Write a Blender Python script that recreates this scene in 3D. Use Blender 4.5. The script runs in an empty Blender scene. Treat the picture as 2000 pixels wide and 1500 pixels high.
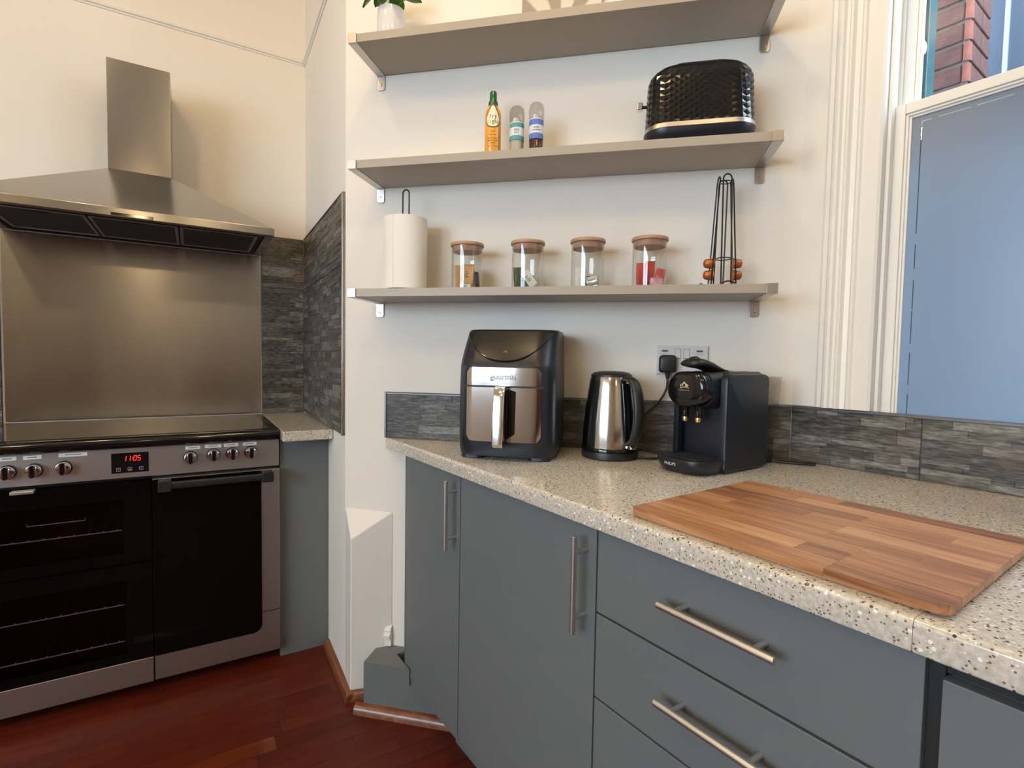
import bpy, bmesh, math, random
from mathutils import Vector, Matrix

random.seed(7)
sc = bpy.context.scene
COL = sc.collection
R = math.radians
sin, cos, pi = math.sin, math.cos, math.pi

# ------------------------------------------------------------------ camera, sky, lamps, exposure
CAM_H = 1.1783
_a, _p, _r = R(35.5217), R(2.769), R(0.9957)
fwd = Vector((sin(_a) * cos(_p), cos(_a) * cos(_p), -sin(_p)))
_rt = Vector((cos(_a), -sin(_a), 0))
_up = _rt.cross(fwd)
rt = cos(_r) * _rt + sin(_r) * _up
up = -sin(_r) * _rt + cos(_r) * _up
cam_d = bpy.data.cameras.new('camera')
cam = bpy.data.objects.new('camera', cam_d)
COL.objects.link(cam)
cam.matrix_world = Matrix(((rt.x, up.x, -fwd.x, 0), (rt.y, up.y, -fwd.y, 0), (rt.z, up.z, -fwd.z, CAM_H), (0, 0, 0, 1)))
cam_d.sensor_width = 36
cam_d.lens = 1020.47 / 2000 * 36
cam_d.clip_start = 0.02
sc.camera = cam

sc.view_settings.view_transform = 'Standard'
sc.view_settings.look = 'None'
sc.view_settings.gamma = 1
sc.view_settings.use_curve_mapping = False
sc.view_settings.exposure = 0.16
sc.cycles.max_bounces = 10
sc.cycles.diffuse_bounces = 5
sc.cycles.glossy_bounces = 5
sc.cycles.transmission_bounces = 8
sc.cycles.transparent_max_bounces = 16
sc.cycles.caustics_reflective = False
sc.cycles.caustics_refractive = False
sc.cycles.sample_clamp_indirect = 6

world = bpy.data.worlds.new('overcast_sky')
sc.world = world
world.use_nodes = True
wn = world.node_tree.nodes
wl = world.node_tree.links
bg = wn['Background']
bg.inputs['Color'].default_value = (0.73, 0.87, 1.0, 1)
bg.inputs['Strength'].default_value = 13.5

LAMPS = [((0.33, 0.74, 3.1), 16), ((-0.46, 1.24, 3.1), 12.5), ((-1.95, 1.55, 3.1), 18), ((0.05, -0.70, 3.1), 18), ((-1.15, -0.05, 3.1), 17), ((-2.2, -1.3, 3.1), 14), ((-0.9, -4.3, 3.1), 16)]  # last lamp is unseen, added to brighten the rear wall mirrored in steel
for (_x, _y, _z), _w in LAMPS:
    ld = bpy.data.lights.new('ceiling_spot', 'POINT')
    ld.energy = _w
    ld.color = (1.0, 0.69, 0.35)
    ld.shadow_soft_size = 0.07
    lo = bpy.data.objects.new('ceiling_spot', ld)
    COL.objects.link(lo)
    lo.location = (_x, _y, _z - 0.06)


def portal(x, y, z, w, h, rz):
    d = bpy.data.lights.new('window_daylight', 'AREA')
    d.shape = 'RECTANGLE'
    d.size = h
    d.size_y = w
    d.cycles.is_portal = True
    o = bpy.data.objects.new('window_daylight', d)
    COL.objects.link(o)
    o.location = (x, y, z)
    o.rotation_euler = (0, R(90), R(rz))      # light leaves along -Z -> world -X at rz = 0


portal(1.80, 0.08, 1.85, 1.1, 1.9, 0)
portal(1.80, -1.75, 1.85, 1.1, 1.9, 0)
portal(-3.38, -0.30, 1.75, 2.7, 1.6, 180)


# ------------------------------------------------------------------ frames of the walls
class Fr:
    """u along the wall, v out of it into the room; things use local x = u, y = -v, z up"""
    def __init__(s, o, deg):
        t = R(deg)
        s.deg = deg
        s.o = Vector((o[0], o[1], 0))
        s.u = Vector((cos(t), sin(t), 0))
        s.v = Vector((sin(t), -cos(t), 0))

    def w(s, u, v, z):
        return s.o + u * s.u + v * s.v + Vector((0, 0, z))

    def l(s, X):
        d = Vector(X) - s.o
        return d.dot(s.u), d.dot(s.v), d.z


XS, YH, YA, TH = 0.6716, 2.705, 0.8846, 42.183
XW, XC = 1.5487, 0.6883
_s = R(-5.5545)
ARR = (XS + YA * sin(_s), YH - YA * cos(_s))
LW = (XW - ARR[0]) / sin(R(TH))
COR = (XW, ARR[1] - LW * cos(R(TH)))
FH = Fr((XS, YH), -4.064)          # hood wall
FS = Fr((XS, YH), -95.5545)        # side wall
FW = Fr(ARR, TH - 90)              # shelf wall
FN = Fr(COR, -90)                  # window wall
G0 = Fr((0, 0), 0)


# ------------------------------------------------------------------ mesh builder
class MB:
    def __init__(s, T=None):
        s.v, s.f, s.c, s.T = [], [], [], T

    def pt(s, p):
        s.v.append(tuple(s.T(*p)) if s.T else tuple(p))
        return len(s.v) - 1

    def face(s, idx, c=None):
        s.f.append(tuple(idx))
        s.c.append(c)

    def box(s, x0, x1, y0, y1, z0, z1, c=None):
        i = [s.pt(p) for p in ((x0, y0, z0), (x1, y0, z0), (x1, y1, z0), (x0, y1, z0), (x0, y0, z1), (x1, y0, z1), (x1, y1, z1), (x0, y1, z1))]
        for q in ((0, 3, 2, 1), (4, 5, 6, 7), (0, 1, 5, 4), (1, 2, 6, 5), (2, 3, 7, 6), (3, 0, 4, 7)):
            s.face([i[k] for k in q], c)
        return s

    def prism(s, poly, a, b, ax='z', c=None):
        def P(p, h):
            return (p[0], p[1], h) if ax == 'z' else (p[0], h, p[1]) if ax == 'y' else (h, p[0], p[1])
        lo = [s.pt(P(p, a)) for p in poly]
        hi = [s.pt(P(p, b)) for p in poly]
        n = len(poly)
        s.face(lo[::-1], c)
        s.face(hi, c)
        for k in range(n):
            s.face([lo[k], lo[(k + 1) % n], hi[(k + 1) % n], hi[k]], c)
        return s

    def loft(s, rings, cap0=True, cap1=True, closed=True, c=None):
        ids = [[s.pt(p) for p in r] for r in rings]
        n = len(ids[0])
        for a, b in zip(ids, ids[1:]):
            for k in range(n if closed else n - 1):
                s.face([a[k], a[(k + 1) % n], b[(k + 1) % n], b[k]], c)
        if cap0:
            s.face(ids[0][::-1], c)
        if cap1:
            s.face(ids[-1], c)
        return s

    def lathe(s, prof, cx=0, cy=0, n=32, axis='z', cap0=True, cap1=True):
        rings = []
        for r, z in prof:
            r = max(r, 1e-5)
            ring = []
            for k in range(n):
                t = 2 * pi * k / n
                a, b = r * cos(t), r * sin(t)
                ring.append((cx + a, cy + b, z) if axis == 'z' else (cx + a, z, cy + b) if axis == 'y' else (z, cx + a, cy + b))
            rings.append(ring)
        return s.loft(rings, cap0, cap1)

    def tube(s, path, r, n=8, closed=False, caps=True):
        P = [Vector(p) for p in path]
        m = len(P)
        rings = []
        nrm = None
        for i in range(m):
            if closed:
                t = (P[(i + 1) % m] - P[i - 1])
            else:
                t = P[min(i + 1, m - 1)] - P[max(i - 1, 0)]
            t.normalize()
            if nrm is None:
                h = Vector((0, 0, 1)) if abs(t.z) < 0.9 else Vector((1, 0, 0))
                nrm = (h - t * h.dot(t)).normalized()
            else:
                nrm = nrm - t * nrm.dot(t)
                nrm.normalize()
            b = t.cross(nrm)
            rr = r[i] if isinstance(r, (list, tuple)) else r
            rings.append([tuple(P[i] + rr * (cos(2 * pi * k / n) * nrm + sin(2 * pi * k / n) * b)) for k in range(n)])
        if closed:
            rings.append(rings[0])
            return s.loft(rings, False, False)
        return s.loft(rings, caps, caps)

    def build(s, name, m, parent=None, bevel=0, seg=2, smooth=35, loc=None, rot=None):
        me = bpy.data.meshes.new(name)
        me.from_pydata(s.v, [], s.f)
        bm = bmesh.new()
        bm.from_mesh(me)
        if any(c is not None for c in s.c):
            lay = bm.loops.layers.color.new('tone')
            bm.faces.ensure_lookup_table()
            for i, c in enumerate(s.c):
                c = c if c is not None else 0.5
                for lp in bm.faces[i].loops:
                    lp[lay] = (c, c, c, 1)
        bmesh.ops.recalc_face_normals(bm, faces=bm.faces)
        bm.to_mesh(me)
        bm.free()
        if smooth:
            me.shade_smooth()
            me.set_sharp_from_angle(angle=R(smooth))
        me.materials.append(m)
        o = bpy.data.objects.new(name, me)
        COL.objects.link(o)
        if parent is not None:
            o.parent = parent
        if loc is not None:
            o.location = loc
        if rot is not None:
            o.rotation_euler = rot
        if bevel:
            b = o.modifiers.new('edge', 'BEVEL')
            b.width = bevel
            b.segments = seg
            b.limit_method = 'ANGLE'
            b.angle_limit = R(40)
            b.harden_normals = True
        return o


def thing(name, label, cat, fr, u, v, z, rot=0, group=None):
    o = bpy.data.objects.new(name, None)
    COL.objects.link(o)
    o.empty_display_size = 0.05
    o.location = fr.w(u, v, z)
    o.rotation_euler = (0, 0, R(fr.deg + rot))
    o['label'] = label
    o['category'] = cat
    if group:
        o['group'] = group
    return o


def struct(o):
    o['kind'] = 'structure'
    return o


def text(body, size, m, parent, loc, rot=(pi / 2, 0, 0), ext=0.0003, name='lettering', sx=1, align='CENTER', off=0.0, bev=0.0):
    cu = bpy.data.curves.new(name, 'FONT')
    cu.body = body
    cu.size = size
    cu.extrude = ext
    cu.offset = off
    cu.bevel_depth = bev
    cu.align_x = align
    cu.align_y = 'CENTER'
    cu.space_line = 0.85
    cu.resolution_u = 3
    cu.materials.append(m)
    tmp = bpy.data.objects.new(name, cu)
    me = bpy.data.meshes.new_from_object(tmp)
    bpy.data.objects.remove(tmp)
    o = bpy.data.objects.new(name, me)
    COL.objects.link(o)
    o.parent = parent
    o.location = loc
    o.rotation_euler = rot
    o.scale = (sx, 1, 1)
    return o


def copy_tree(o, parent=None):
    c = o.copy()
    COL.objects.link(c)
    if parent is not None:
        c.parent = parent
    for ch in list(o.children):
        copy_tree(ch, c)
    return c


def rrect(x0, x1, y0, y1, r, n=6):
    """rounded rectangle outline; r = one radius or four (x1y1, x0y1, x0y0, x1y0)"""
    rs = r if isinstance(r, (tuple, list)) else (r,) * 4
    out = []
    for (cx, cy, a0), q in zip(((x1, y1, 0), (x0, y1, 90), (x0, y0, 180), (x1, y0, 270)), rs):
        sx = -1 if a0 in (0, 270) else 1
        sy = -1 if a0 in (0, 90) else 1
        for k in range(n + 1):
            t = R(a0 + 90 * k / n)
            out.append((cx + sx * q + q * cos(t), cy + sy * q + q * sin(t)))
    return out


# ------------------------------------------------------------------ materials
def mat(name, col, rough=0.5, metal=0.0, coat=0.0, bump=None, vary=None, stretch=(1, 1, 1), spec=None, emit=None, rvary=None, trans=0, alpha=None, objrand=None, ior=None, aniso=0, anrot=0):
    m = bpy.data.materials.new(name)
    m.use_nodes = True
    nt = m.node_tree
    b = nt.nodes['Principled BSDF']
    b.inputs['Base Color'].default_value = (*col, 1)
    b.inputs['Roughness'].default_value = rough
    b.inputs['Metallic'].default_value = metal
    b.inputs['Coat Weight'].default_value = coat
    b.inputs['Coat Roughness'].default_value = 0.08
    if spec is not None:
        b.inputs['Specular IOR Level'].default_value = spec
    if aniso:
        tg = nt.nodes.new('ShaderNodeTangent')
        tg.direction_type = 'RADIAL'
        tg.axis = 'Z'
        nt.links.new(tg.outputs[0], b.inputs['Tangent'])
        b.inputs['Anisotropic'].default_value = aniso
        b.inputs['Anisotropic Rotation'].default_value = anrot
    if ior:
        b.inputs['IOR'].default_value = ior
    if trans:
        b.inputs['Transmission Weight'].default_value = trans
    if emit:
        b.inputs['Emission Color'].default_value = (*emit[0], 1)
        b.inputs['Emission Strength'].default_value = emit[1]
    if bump or vary or rvary:
        tc = nt.nodes.new('ShaderNodeTexCoord')
        mp = nt.nodes.new('ShaderNodeMapping')
        mp.inputs['Scale'].default_value = stretch
        nt.links.new(tc.outputs['Object'], mp.inputs['Vector'])

        def noise(sca, det=3):
            n = nt.nodes.new('ShaderNodeTexNoise')
            n.inputs['Scale'].default_value = sca
            n.inputs['Detail'].default_value = det
            nt.links.new(mp.outputs['Vector'], n.inputs['Vector'])
            return n
        if bump:
            n = noise(bump[0])
            bp = nt.nodes.new('ShaderNodeBump')
            bp.inputs['Strength'].default_value = bump[1]
            bp.inputs['Distance'].default_value = bump[2] if len(bump) > 2 else 0.002
            nt.links.new(n.outputs['Fac'], bp.inputs['Height'])
            nt.links.new(bp.outputs['Normal'], b.inputs['Normal'])
        if vary:
            n = noise(vary[0], 4)
            rp = nt.nodes.new('ShaderNodeValToRGB')
            k = vary[1]
            rp.color_ramp.elements[0].position = 0.3
            rp.color_ramp.elements[1].position = 0.7
            rp.color_ramp.elements[0].color = (*[c * (1 - k) for c in col], 1)
            rp.color_ramp.elements[1].color = (*[min(1, c * (1 + k)) for c in col], 1)
            nt.links.new(n.outputs['Fac'], rp.inputs['Fac'])
            nt.links.new(rp.outputs['Color'], b.inputs['Base Color'])
        if rvary:
            n = noise(rvary[0], 3)
            mr = nt.nodes.new('ShaderNodeMapRange')
            mr.inputs['To Min'].default_value = rough - rvary[1]
            mr.inputs['To Max'].default_value = rough + rvary[1]
            nt.links.new(n.outputs['Fac'], mr.inputs['Value'])
            nt.links.new(mr.outputs['Result'], b.inputs['Roughness'])
    return m


def nodes(m):
    nt = m.node_tree
    return nt, nt.nodes, nt.links, nt.nodes['Principled BSDF']


def thin_glass(name, tint=(0.97, 0.985, 0.98), gloss=0.9, rough=0.0, ior=1.45):
    m = bpy.data.materials.new(name)
    m.use_nodes = True
    nt = m.node_tree
    N, L = nt.nodes, nt.links
    N.remove(N['Principled BSDF'])
    out = N['Material Output']
    tr = N.new('ShaderNodeBsdfTransparent')
    tr.inputs['Color'].default_value = (*tint, 1)
    gl = N.new('ShaderNodeBsdfGlossy')
    gl.inputs['Roughness'].default_value = rough
    fr = N.new('ShaderNodeLayerWeight')
    fr.inputs['Blend'].default_value = 0.5
    pw5 = N.new('ShaderNodeMath')
    pw5.operation = 'POWER'
    pw5.inputs[1].default_value = 4.0
    L.new(fr.outputs['Facing'], pw5.inputs[0])
    mu = N.new('ShaderNodeMath')
    mu.operation = 'MULTIPLY_ADD'
    mu.inputs[1].default_value = 0.75 * gloss
    mu.inputs[2].default_value = 0.045 * gloss
    mx = N.new('ShaderNodeMixShader')
    L.new(pw5.outputs[0], mu.inputs[0])
    L.new(mu.outputs[0], mx.inputs[0])
    L.new(tr.outputs[0], mx.inputs[1])
    L.new(gl.outputs[0], mx.inputs[2])
    L.new(mx.outputs[0], out.inputs[0])
    return m


def frosted(name):
    m = bpy.data.materials.new(name)
    m.use_nodes = True
    nt = m.node_tree
    N, L = nt.nodes, nt.links
    N.remove(N['Principled BSDF'])
    tl = N.new('ShaderNodeBsdfTranslucent')
    tl.inputs['Color'].default_value = (0.42, 0.505, 0.60, 1)
    df = N.new('ShaderNodeBsdfDiffuse')
    df.inputs['Color'].default_value = (0.46, 0.53, 0.60, 1)
    gl = N.new('ShaderNodeBsdfGlossy')
    gl.inputs['Roughness'].default_value = 0.3
    m1 = N.new('ShaderNodeMixShader')
    m1.inputs[0].default_value = 0.22
    m2 = N.new('ShaderNodeMixShader')
    m2.inputs[0].default_value = 0.05
    L.new(tl.outputs[0], m1.inputs[1])
    L.new(df.outputs[0], m1.inputs[2])
    L.new(m1.outputs[0], m2.inputs[1])
    L.new(gl.outputs[0], m2.inputs[2])
    L.new(m2.outputs[0], N['Material Output'].inputs[0])
    return m


def tone_material(name, dark, mid, light, rough=0.6, scale=30, stretch=(1, 1, 1), bump=0.25, accent=None):
    """stone: per-strip tone (colour attribute) mixed with grain noise"""
    m = mat(name, mid, rough)
    nt, N, L, b = nodes(m)
    at = N.new('ShaderNodeAttribute')
    at.attribute_name = 'tone'
    tc = N.new('ShaderNodeTexCoord')
    mp = N.new('ShaderNodeMapping')
    mp.inputs['Scale'].default_value = stretch
    n = N.new('ShaderNodeTexNoise')
    n.inputs['Scale'].default_value = scale
    n.inputs['Detail'].default_value = 6
    n.inputs['Roughness'].default_value = 0.65
    L.new(tc.outputs['Object'], mp.inputs['Vector'])
    L.new(mp.outputs['Vector'], n.inputs['Vector'])
    ad = N.new('ShaderNodeMath')
    ad.operation = 'MULTIPLY_ADD'
    ad.inputs[1].default_value = 1.7
    L.new(n.outputs['Fac'], ad.inputs[0])
    sb = N.new('ShaderNodeMath')
    sb.operation = 'MULTIPLY_ADD'
    sb.inputs[1].default_value = 0.55
    sb.inputs[2].default_value = -0.62
    L.new(at.outputs['Fac'], sb.inputs[0])
    L.new(sb.outputs[0], ad.inputs[2])
    rp = N.new('ShaderNodeValToRGB')
    e = rp.color_ramp.elements
    e[0].position, e[0].color = 0.1, (*dark, 1)
    e[1].position, e[1].color = 0.95, (*light, 1)
    k = e.new(0.5)
    k.color = (*mid, 1)
    L.new(ad.outputs[0], rp.inputs['Fac'])
    if accent:
        n2 = N.new('ShaderNodeTexNoise')
        n2.inputs['Scale'].default_value = 7
        n2.inputs['Detail'].default_value = 2
        L.new(tc.outputs['Object'], n2.inputs['Vector'])
        r2 = N.new('ShaderNodeValToRGB')
        r2.color_ramp.elements[0].position = 0.56
        r2.color_ramp.elements[1].position = 0.72
        r2.color_ramp.elements[1].color = (0.6, 0.6, 0.6, 1)
        L.new(n2.outputs['Fac'], r2.inputs['Fac'])
        mx = N.new('ShaderNodeMix')
        mx.data_type = 'RGBA'
        mx.inputs[7].default_value = (*accent, 1)
        L.new(r2.outputs['Color'], mx.inputs[0])
        L.new(rp.outputs['Color'], mx.inputs[6])
        L.new(mx.outputs[2], b.inputs['Base Color'])
    else:
        L.new(rp.outputs['Color'], b.inputs['Base Color'])
    bp = N.new('ShaderNodeBump')
    bp.inputs['Strength'].default_value = bump
    bp.inputs['Distance'].default_value = 0.003
    L.new(n.outputs['Fac'], bp.inputs['Height'])
    L.new(bp.outputs['Normal'], b.inputs['Normal'])
    return m


def wood(name, ramp, rough=0.4, scale=(60, 3, 60), coat=0.0, rnd=0.35, bump=0.05):
    """grain along local y; each piece takes its own tone from the object's random number"""
    m = mat(name, ramp[1], rough, coat=coat)
    nt, N, L, b = nodes(m)
    tc = N.new('ShaderNodeTexCoord')
    oi = N.new('ShaderNodeObjectInfo')
    mp = N.new('ShaderNodeMapping')
    mp.inputs['Scale'].default_value = scale
    sh = N.new('ShaderNodeVectorMath')
    sh.operation = 'SCALE'
    sh.inputs[0].default_value = (3.7, 9.1, 5.3)
    L.new(oi.outputs['Random'], sh.inputs['Scale'])
    av = N.new('ShaderNodeVectorMath')
    L.new(tc.outputs['Object'], av.inputs[0])
    L.new(sh.outputs['Vector'], av.inputs[1])
    L.new(av.outputs['Vector'], mp.inputs['Vector'])
    n = N.new('ShaderNodeTexNoise')
    n.inputs['Scale'].default_value = 1
    n.inputs['Detail'].default_value = 5
    n.inputs['Distortion'].default_value = 0.6
    L.new(mp.outputs['Vector'], n.inputs['Vector'])
    a = N.new('ShaderNodeMath')
    a.operation = 'MULTIPLY_ADD'
    a.inputs[1].default_value = rnd
    L.new(oi.outputs['Random'], a.inputs[0])
    s2 = N.new('ShaderNodeMath')
    s2.operation = 'MULTIPLY_ADD'
    s2.inputs[1].default_value = 1.1
    s2.inputs[2].default_value = -0.05 - rnd / 2
    L.new(n.outputs['Fac'], s2.inputs[0])
    L.new(s2.outputs[0], a.inputs[2])
    rp = N.new('ShaderNodeValToRGB')
    e = rp.color_ramp.elements
    e[0].position, e[0].color = 0.15, (*ramp[0], 1)
    e[1].position, e[1].color = 0.85, (*ramp[2], 1)
    e.new(0.5).color = (*ramp[1], 1)
    L.new(a.outputs[0], rp.inputs['Fac'])
    L.new(rp.outputs['Color'], b.inputs['Base Color'])
    bp = N.new('ShaderNodeBump')
    bp.inputs['Strength'].default_value = bump
    bp.inputs['Distance'].default_value = 0.001
    L.new(n.outputs['Fac'], bp.inputs['Height'])
    L.new(bp.outputs['Normal'], b.inputs['Normal'])
    return m


def speckle(name):
    """cast worktop: warm beige ground with white, black and brown chips"""
    m = mat(name, (0.6, 0.5, 0.38), 0.18, coat=0.3)
    nt, N, L, b = nodes(m)
    tc = N.new('ShaderNodeTexCoord')
    col = None
    base = N.new('ShaderNodeTexNoise')
    base.inputs['Scale'].default_value = 160
    L.new(tc.outputs['Object'], base.inputs['Vector'])
    rp = N.new('ShaderNodeValToRGB')
    rp.color_ramp.elements[0].color = (0.50, 0.455, 0.38, 1)
    rp.color_ramp.elements[0].position = 0.35
    rp.color_ramp.elements[1].color = (0.66, 0.615, 0.535, 1)
    rp.color_ramp.elements[1].position = 0.65
    L.new(base.outputs['Fac'], rp.inputs['Fac'])
    col = rp.outputs['Color']
    for sca, lo, c, seed in ((230, 0.84, (0.80, 0.80, 0.70), 0.0), (210, 0.905, (0.045, 0.035, 0.03), 3.1), (280, 0.89, (0.22, 0.14, 0.08), 7.7), (180, 0.95, (0.90, 0.88, 0.78), 5.2)):
        mp = N.new('ShaderNodeMapping')
        mp.inputs['Location'].default_value = (seed, seed * 1.7, seed * 0.6)
        L.new(tc.outputs['Object'], mp.inputs['Vector'])
        vo = N.new('ShaderNodeTexVoronoi')
        vo.inputs['Scale'].default_value = sca
        L.new(mp.outputs['Vector'], vo.inputs['Vector'])
        sp = N.new('ShaderNodeSeparateColor')
        L.new(vo.outputs['Color'], sp.inputs[0])
        gt = N.new('ShaderNodeMath')
        gt.operation = 'GREATER_THAN'
        gt.inputs[1].default_value = lo
        L.new(sp.outputs[0], gt.inputs[0])
        lt = N.new('ShaderNodeMath')
        lt.operation = 'LESS_THAN'
        lt.inputs[1].default_value = 0.42
        L.new(vo.outputs['Distance'], lt.inputs[0])
        mu = N.new('ShaderNodeMath')
        mu.operation = 'MULTIPLY'
        L.new(gt.outputs[0], mu.inputs[0])
        L.new(lt.outputs[0], mu.inputs[1])
        mx = N.new('ShaderNodeMix')
        mx.data_type = 'RGBA'
        mx.inputs[7].default_value = (*c, 1)
        L.new(mu.outputs[0], mx.inputs[0])
        L.new(col, mx.inputs[6])
        col = mx.outputs[2]
    L.new(col, b.inputs['Base Color'])
    return m


def petals(name):
    """printed canvas: pale petals fanned around a point above the frame"""
    m = mat(name, (0.6, 0.55, 0.48), 0.7)
    nt, N, L, b = nodes(m)
    tc = N.new('ShaderNodeTexCoord')
    sp = N.new('ShaderNodeSeparateXYZ')
    L.new(tc.outputs['Object'], sp.inputs[0])
    zz = N.new('ShaderNodeMath')
    zz.operation = 'SUBTRACT'
    zz.inputs[1].default_value = 0.02
    L.new(sp.outputs['Z'], zz.inputs[0])
    at = N.new('ShaderNodeMath')
    at.operation = 'ARCTAN2'
    L.new(sp.outputs['X'], at.inputs[0])
    L.new(zz.outputs[0], at.inputs[1])
    ml = N.new('ShaderNodeMath')
    ml.operation = 'MULTIPLY'
    ml.inputs[1].default_value = 9
    L.new(at.outputs[0], ml.inputs[0])
    si = N.new('ShaderNodeMath')
    si.operation = 'SINE'
    L.new(ml.outputs[0], si.inputs[0])
    rp = N.new('ShaderNodeValToRGB')
    e = rp.color_ramp.elements
    e[0].position, e[0].color = 0.35, (0.33, 0.28, 0.22, 1)
    e[1].position, e[1].color = 0.6, (0.66, 0.60, 0.50, 1)
    mr = N.new('ShaderNodeMapRange')
    mr.inputs['From Min'].default_value = -1
    L.new(si.outputs[0], mr.inputs['Value'])
    L.new(mr.outputs['Result'], rp.inputs['Fac'])
    L.new(rp.outputs['Color'], b.inputs['Base Color'])
    return m


M = {}
M['wall'] = mat('wall_paint', (0.80, 0.765, 0.70), 0.75, bump=(220, 0.12, 0.002), vary=(3, 0.015))
M['gloss_white'] = mat('white_gloss_paint', (0.80, 0.78, 0.73), 0.35, bump=(25, 0.08, 0.003))
M['ceiling'] = mat('ceiling_paint', (0.62, 0.61, 0.58), 0.9, vary=(2, 0.02))
M['steel'] = mat('brushed_steel', (0.48, 0.475, 0.465), 0.20, 1.0, bump=(500, 0.04, 0.0004), stretch=(1, 1, 0.02), rvary=(6, 0.04), aniso=0.8, anrot=0.25)
M['steel_panel'] = mat('worn_brushed_steel', (0.46, 0.452, 0.44), 0.22, 1.0, stretch=(2.2, 1, 0.7), rvary=(2.5, 0.06), vary=(3, 0.06), aniso=0.75, anrot=0.25)
M['cooker_steel'] = mat('cooker_front_steel', (0.47, 0.455, 0.445), 0.40, 1.0, rvary=(4, 0.05), stretch=(0.2, 1, 1))
M['chimney_steel'] = mat('chimney_brushed_steel', (0.33, 0.325, 0.32), 0.17, 1.0, stretch=(2.2, 1, 0.7), rvary=(2.5, 0.04), vary=(3, 0.05), aniso=0.75, anrot=0.25)  # colour darker than the hood steel, standing in for a dim reflection
M['polished'] = mat('polished_steel', (0.66, 0.65, 0.64), 0.13, 1.0, bump=(500, 0.02, 0.0004), stretch=(1, 1, 0.02))
M['chrome'] = mat('chrome', (0.75, 0.74, 0.72), 0.08, 1.0, rvary=(30, 0.03))
M['nickel'] = mat('satin_nickel', (0.52, 0.50, 0.475), 0.36, 1.0, bump=(300, 0.05, 0.0005))
M['handle'] = mat('satin_handle_steel', (0.66, 0.65, 0.63), 0.36, 1.0, bump=(400, 0.04, 0.0005))
M['trim_metal'] = mat('anodised_trim', (0.55, 0.52, 0.50), 0.25, 1.0, rvary=(20, 0.05))
M['trim_dark'] = mat('slate_trim', (0.16, 0.165, 0.18), 0.35, 0.6, rvary=(20, 0.05))
M['black_glass'] = mat('black_glass', (0.002, 0.002, 0.0025), 0.05, rvary=(8, 0.02), spec=0.22)
M['rack'] = mat('rack_lit_chrome', (0.85, 0.85, 0.83), 0.4, 0.2, rvary=(30, 0.05))  # pale low-metal colour stands in for light caught by the rails
M['hob_glass'] = mat('hob_glass', (0.012, 0.012, 0.012), 0.10, rvary=(8, 0.03), coat=0.5)
M['black'] = mat('matt_black_plastic', (0.012, 0.012, 0.013), 0.42, bump=(300, 0.05, 0.0005))
M['navy_sheen_black'] = mat('satin_navy_sheen_plastic', (0.007, 0.0095, 0.0165), 0.36, bump=(500, 0.05, 0.0004))  # navy tint carries the window's blue sheen in the base colour
M['panel_black'] = mat('satin_black_panel', (0.012, 0.012, 0.012), 0.32, rvary=(10, 0.03), spec=0.4)
M['toaster'] = mat('toaster_black', (0.005, 0.005, 0.006), 0.11, rvary=(10, 0.02))
M['gloss_black'] = mat('gloss_black_plastic', (0.006, 0.006, 0.007), 0.07, rvary=(10, 0.02))
M['dark_inside'] = mat('oven_enamel', (0.022, 0.010, 0.010), 0.5, vary=(5, 0.2))
M['hood_under'] = mat('hood_underside', (0.045, 0.045, 0.042), 0.5, 0.6, vary=(9, 0.2))
M['filter'] = mat('filter_mesh', (0.06, 0.06, 0.052), 0.5, 0.7, bump=(600, 0.4, 0.001))
M['cabinet'] = mat('grey_cabinet_laminate', (0.135, 0.152, 0.158), 0.42, bump=(350, 0.05, 0.0006), vary=(2, 0.03))
M['cab_dark'] = mat('cabinet_shadow_gap', (0.012, 0.012, 0.012), 0.6, vary=(6, 0.2))
M['worktop'] = speckle('speckled_worktop')
M['slate'] = tone_material('ledgestone_tile', (0.026, 0.025, 0.022), (0.115, 0.112, 0.102), (0.31, 0.30, 0.27), 0.45, 34, (1, 1, 5), 0.5, accent=(0.11, 0.065, 0.035))
M['grout'] = mat('tile_grout', (0.15, 0.13, 0.10), 0.9, vary=(40, 0.15))
M['board_wood'] = wood('oiled_oak_stave', ((0.19, 0.075, 0.030), (0.40, 0.185, 0.080), (0.60, 0.33, 0.165)), 0.36, (110, 7, 110), rnd=0.5)
M['mahogany'] = wood('red_mahogany', ((0.060, 0.007, 0.003), (0.092, 0.012, 0.005), (0.130, 0.020, 0.007)), 0.40, (30, 3, 30), rnd=0.22)
M['mahogany'].node_tree.nodes['Principled BSDF'].inputs['Specular IOR Level'].default_value = 0.3
M['red_trim'] = wood('stained_beading', ((0.09, 0.025, 0.011), (0.16, 0.050, 0.022), (0.26, 0.10, 0.045)), 0.3, (60, 4, 60), coat=0.2)
M['shelf'] = mat('taupe_shelf_foil', (0.37, 0.325, 0.265), 0.45, bump=(80, 0.03, 0.0006), stretch=(0.05, 1, 1), vary=(3, 0.03))
M['bamboo'] = mat('bamboo_lid', (0.42, 0.25, 0.16), 0.5, vary=(60, 0.2), stretch=(0.1, 1, 1))
M['glass'] = thin_glass('jar_glass', (0.965, 0.965, 0.955), 1.0)
M['pane'] = thin_glass('window_glass', (0.95, 0.97, 0.98), 0.9)
M['oven_glass'] = thin_glass('oven_door_glass', (0.60, 0.55, 0.55), 0.3, 0.03)
M['tank'] = thin_glass('smoky_tank_plastic', (0.80, 0.80, 0.82), 0.9, 0.05)
M['frost'] = frosted('frosted_window_film')
M['paper'] = mat('kitchen_paper', (0.84, 0.80, 0.72), 0.9, bump=(160, 0.5, 0.002))
M['pot'] = mat('white_glazed_ceramic', (0.72, 0.70, 0.70), 0.10, coat=0.5, rvary=(9, 0.03))
M['leaf'] = mat('green_leaf', (0.055, 0.17, 0.012), 0.38, vary=(40, 0.35), bump=(60, 0.2, 0.001))
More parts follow.
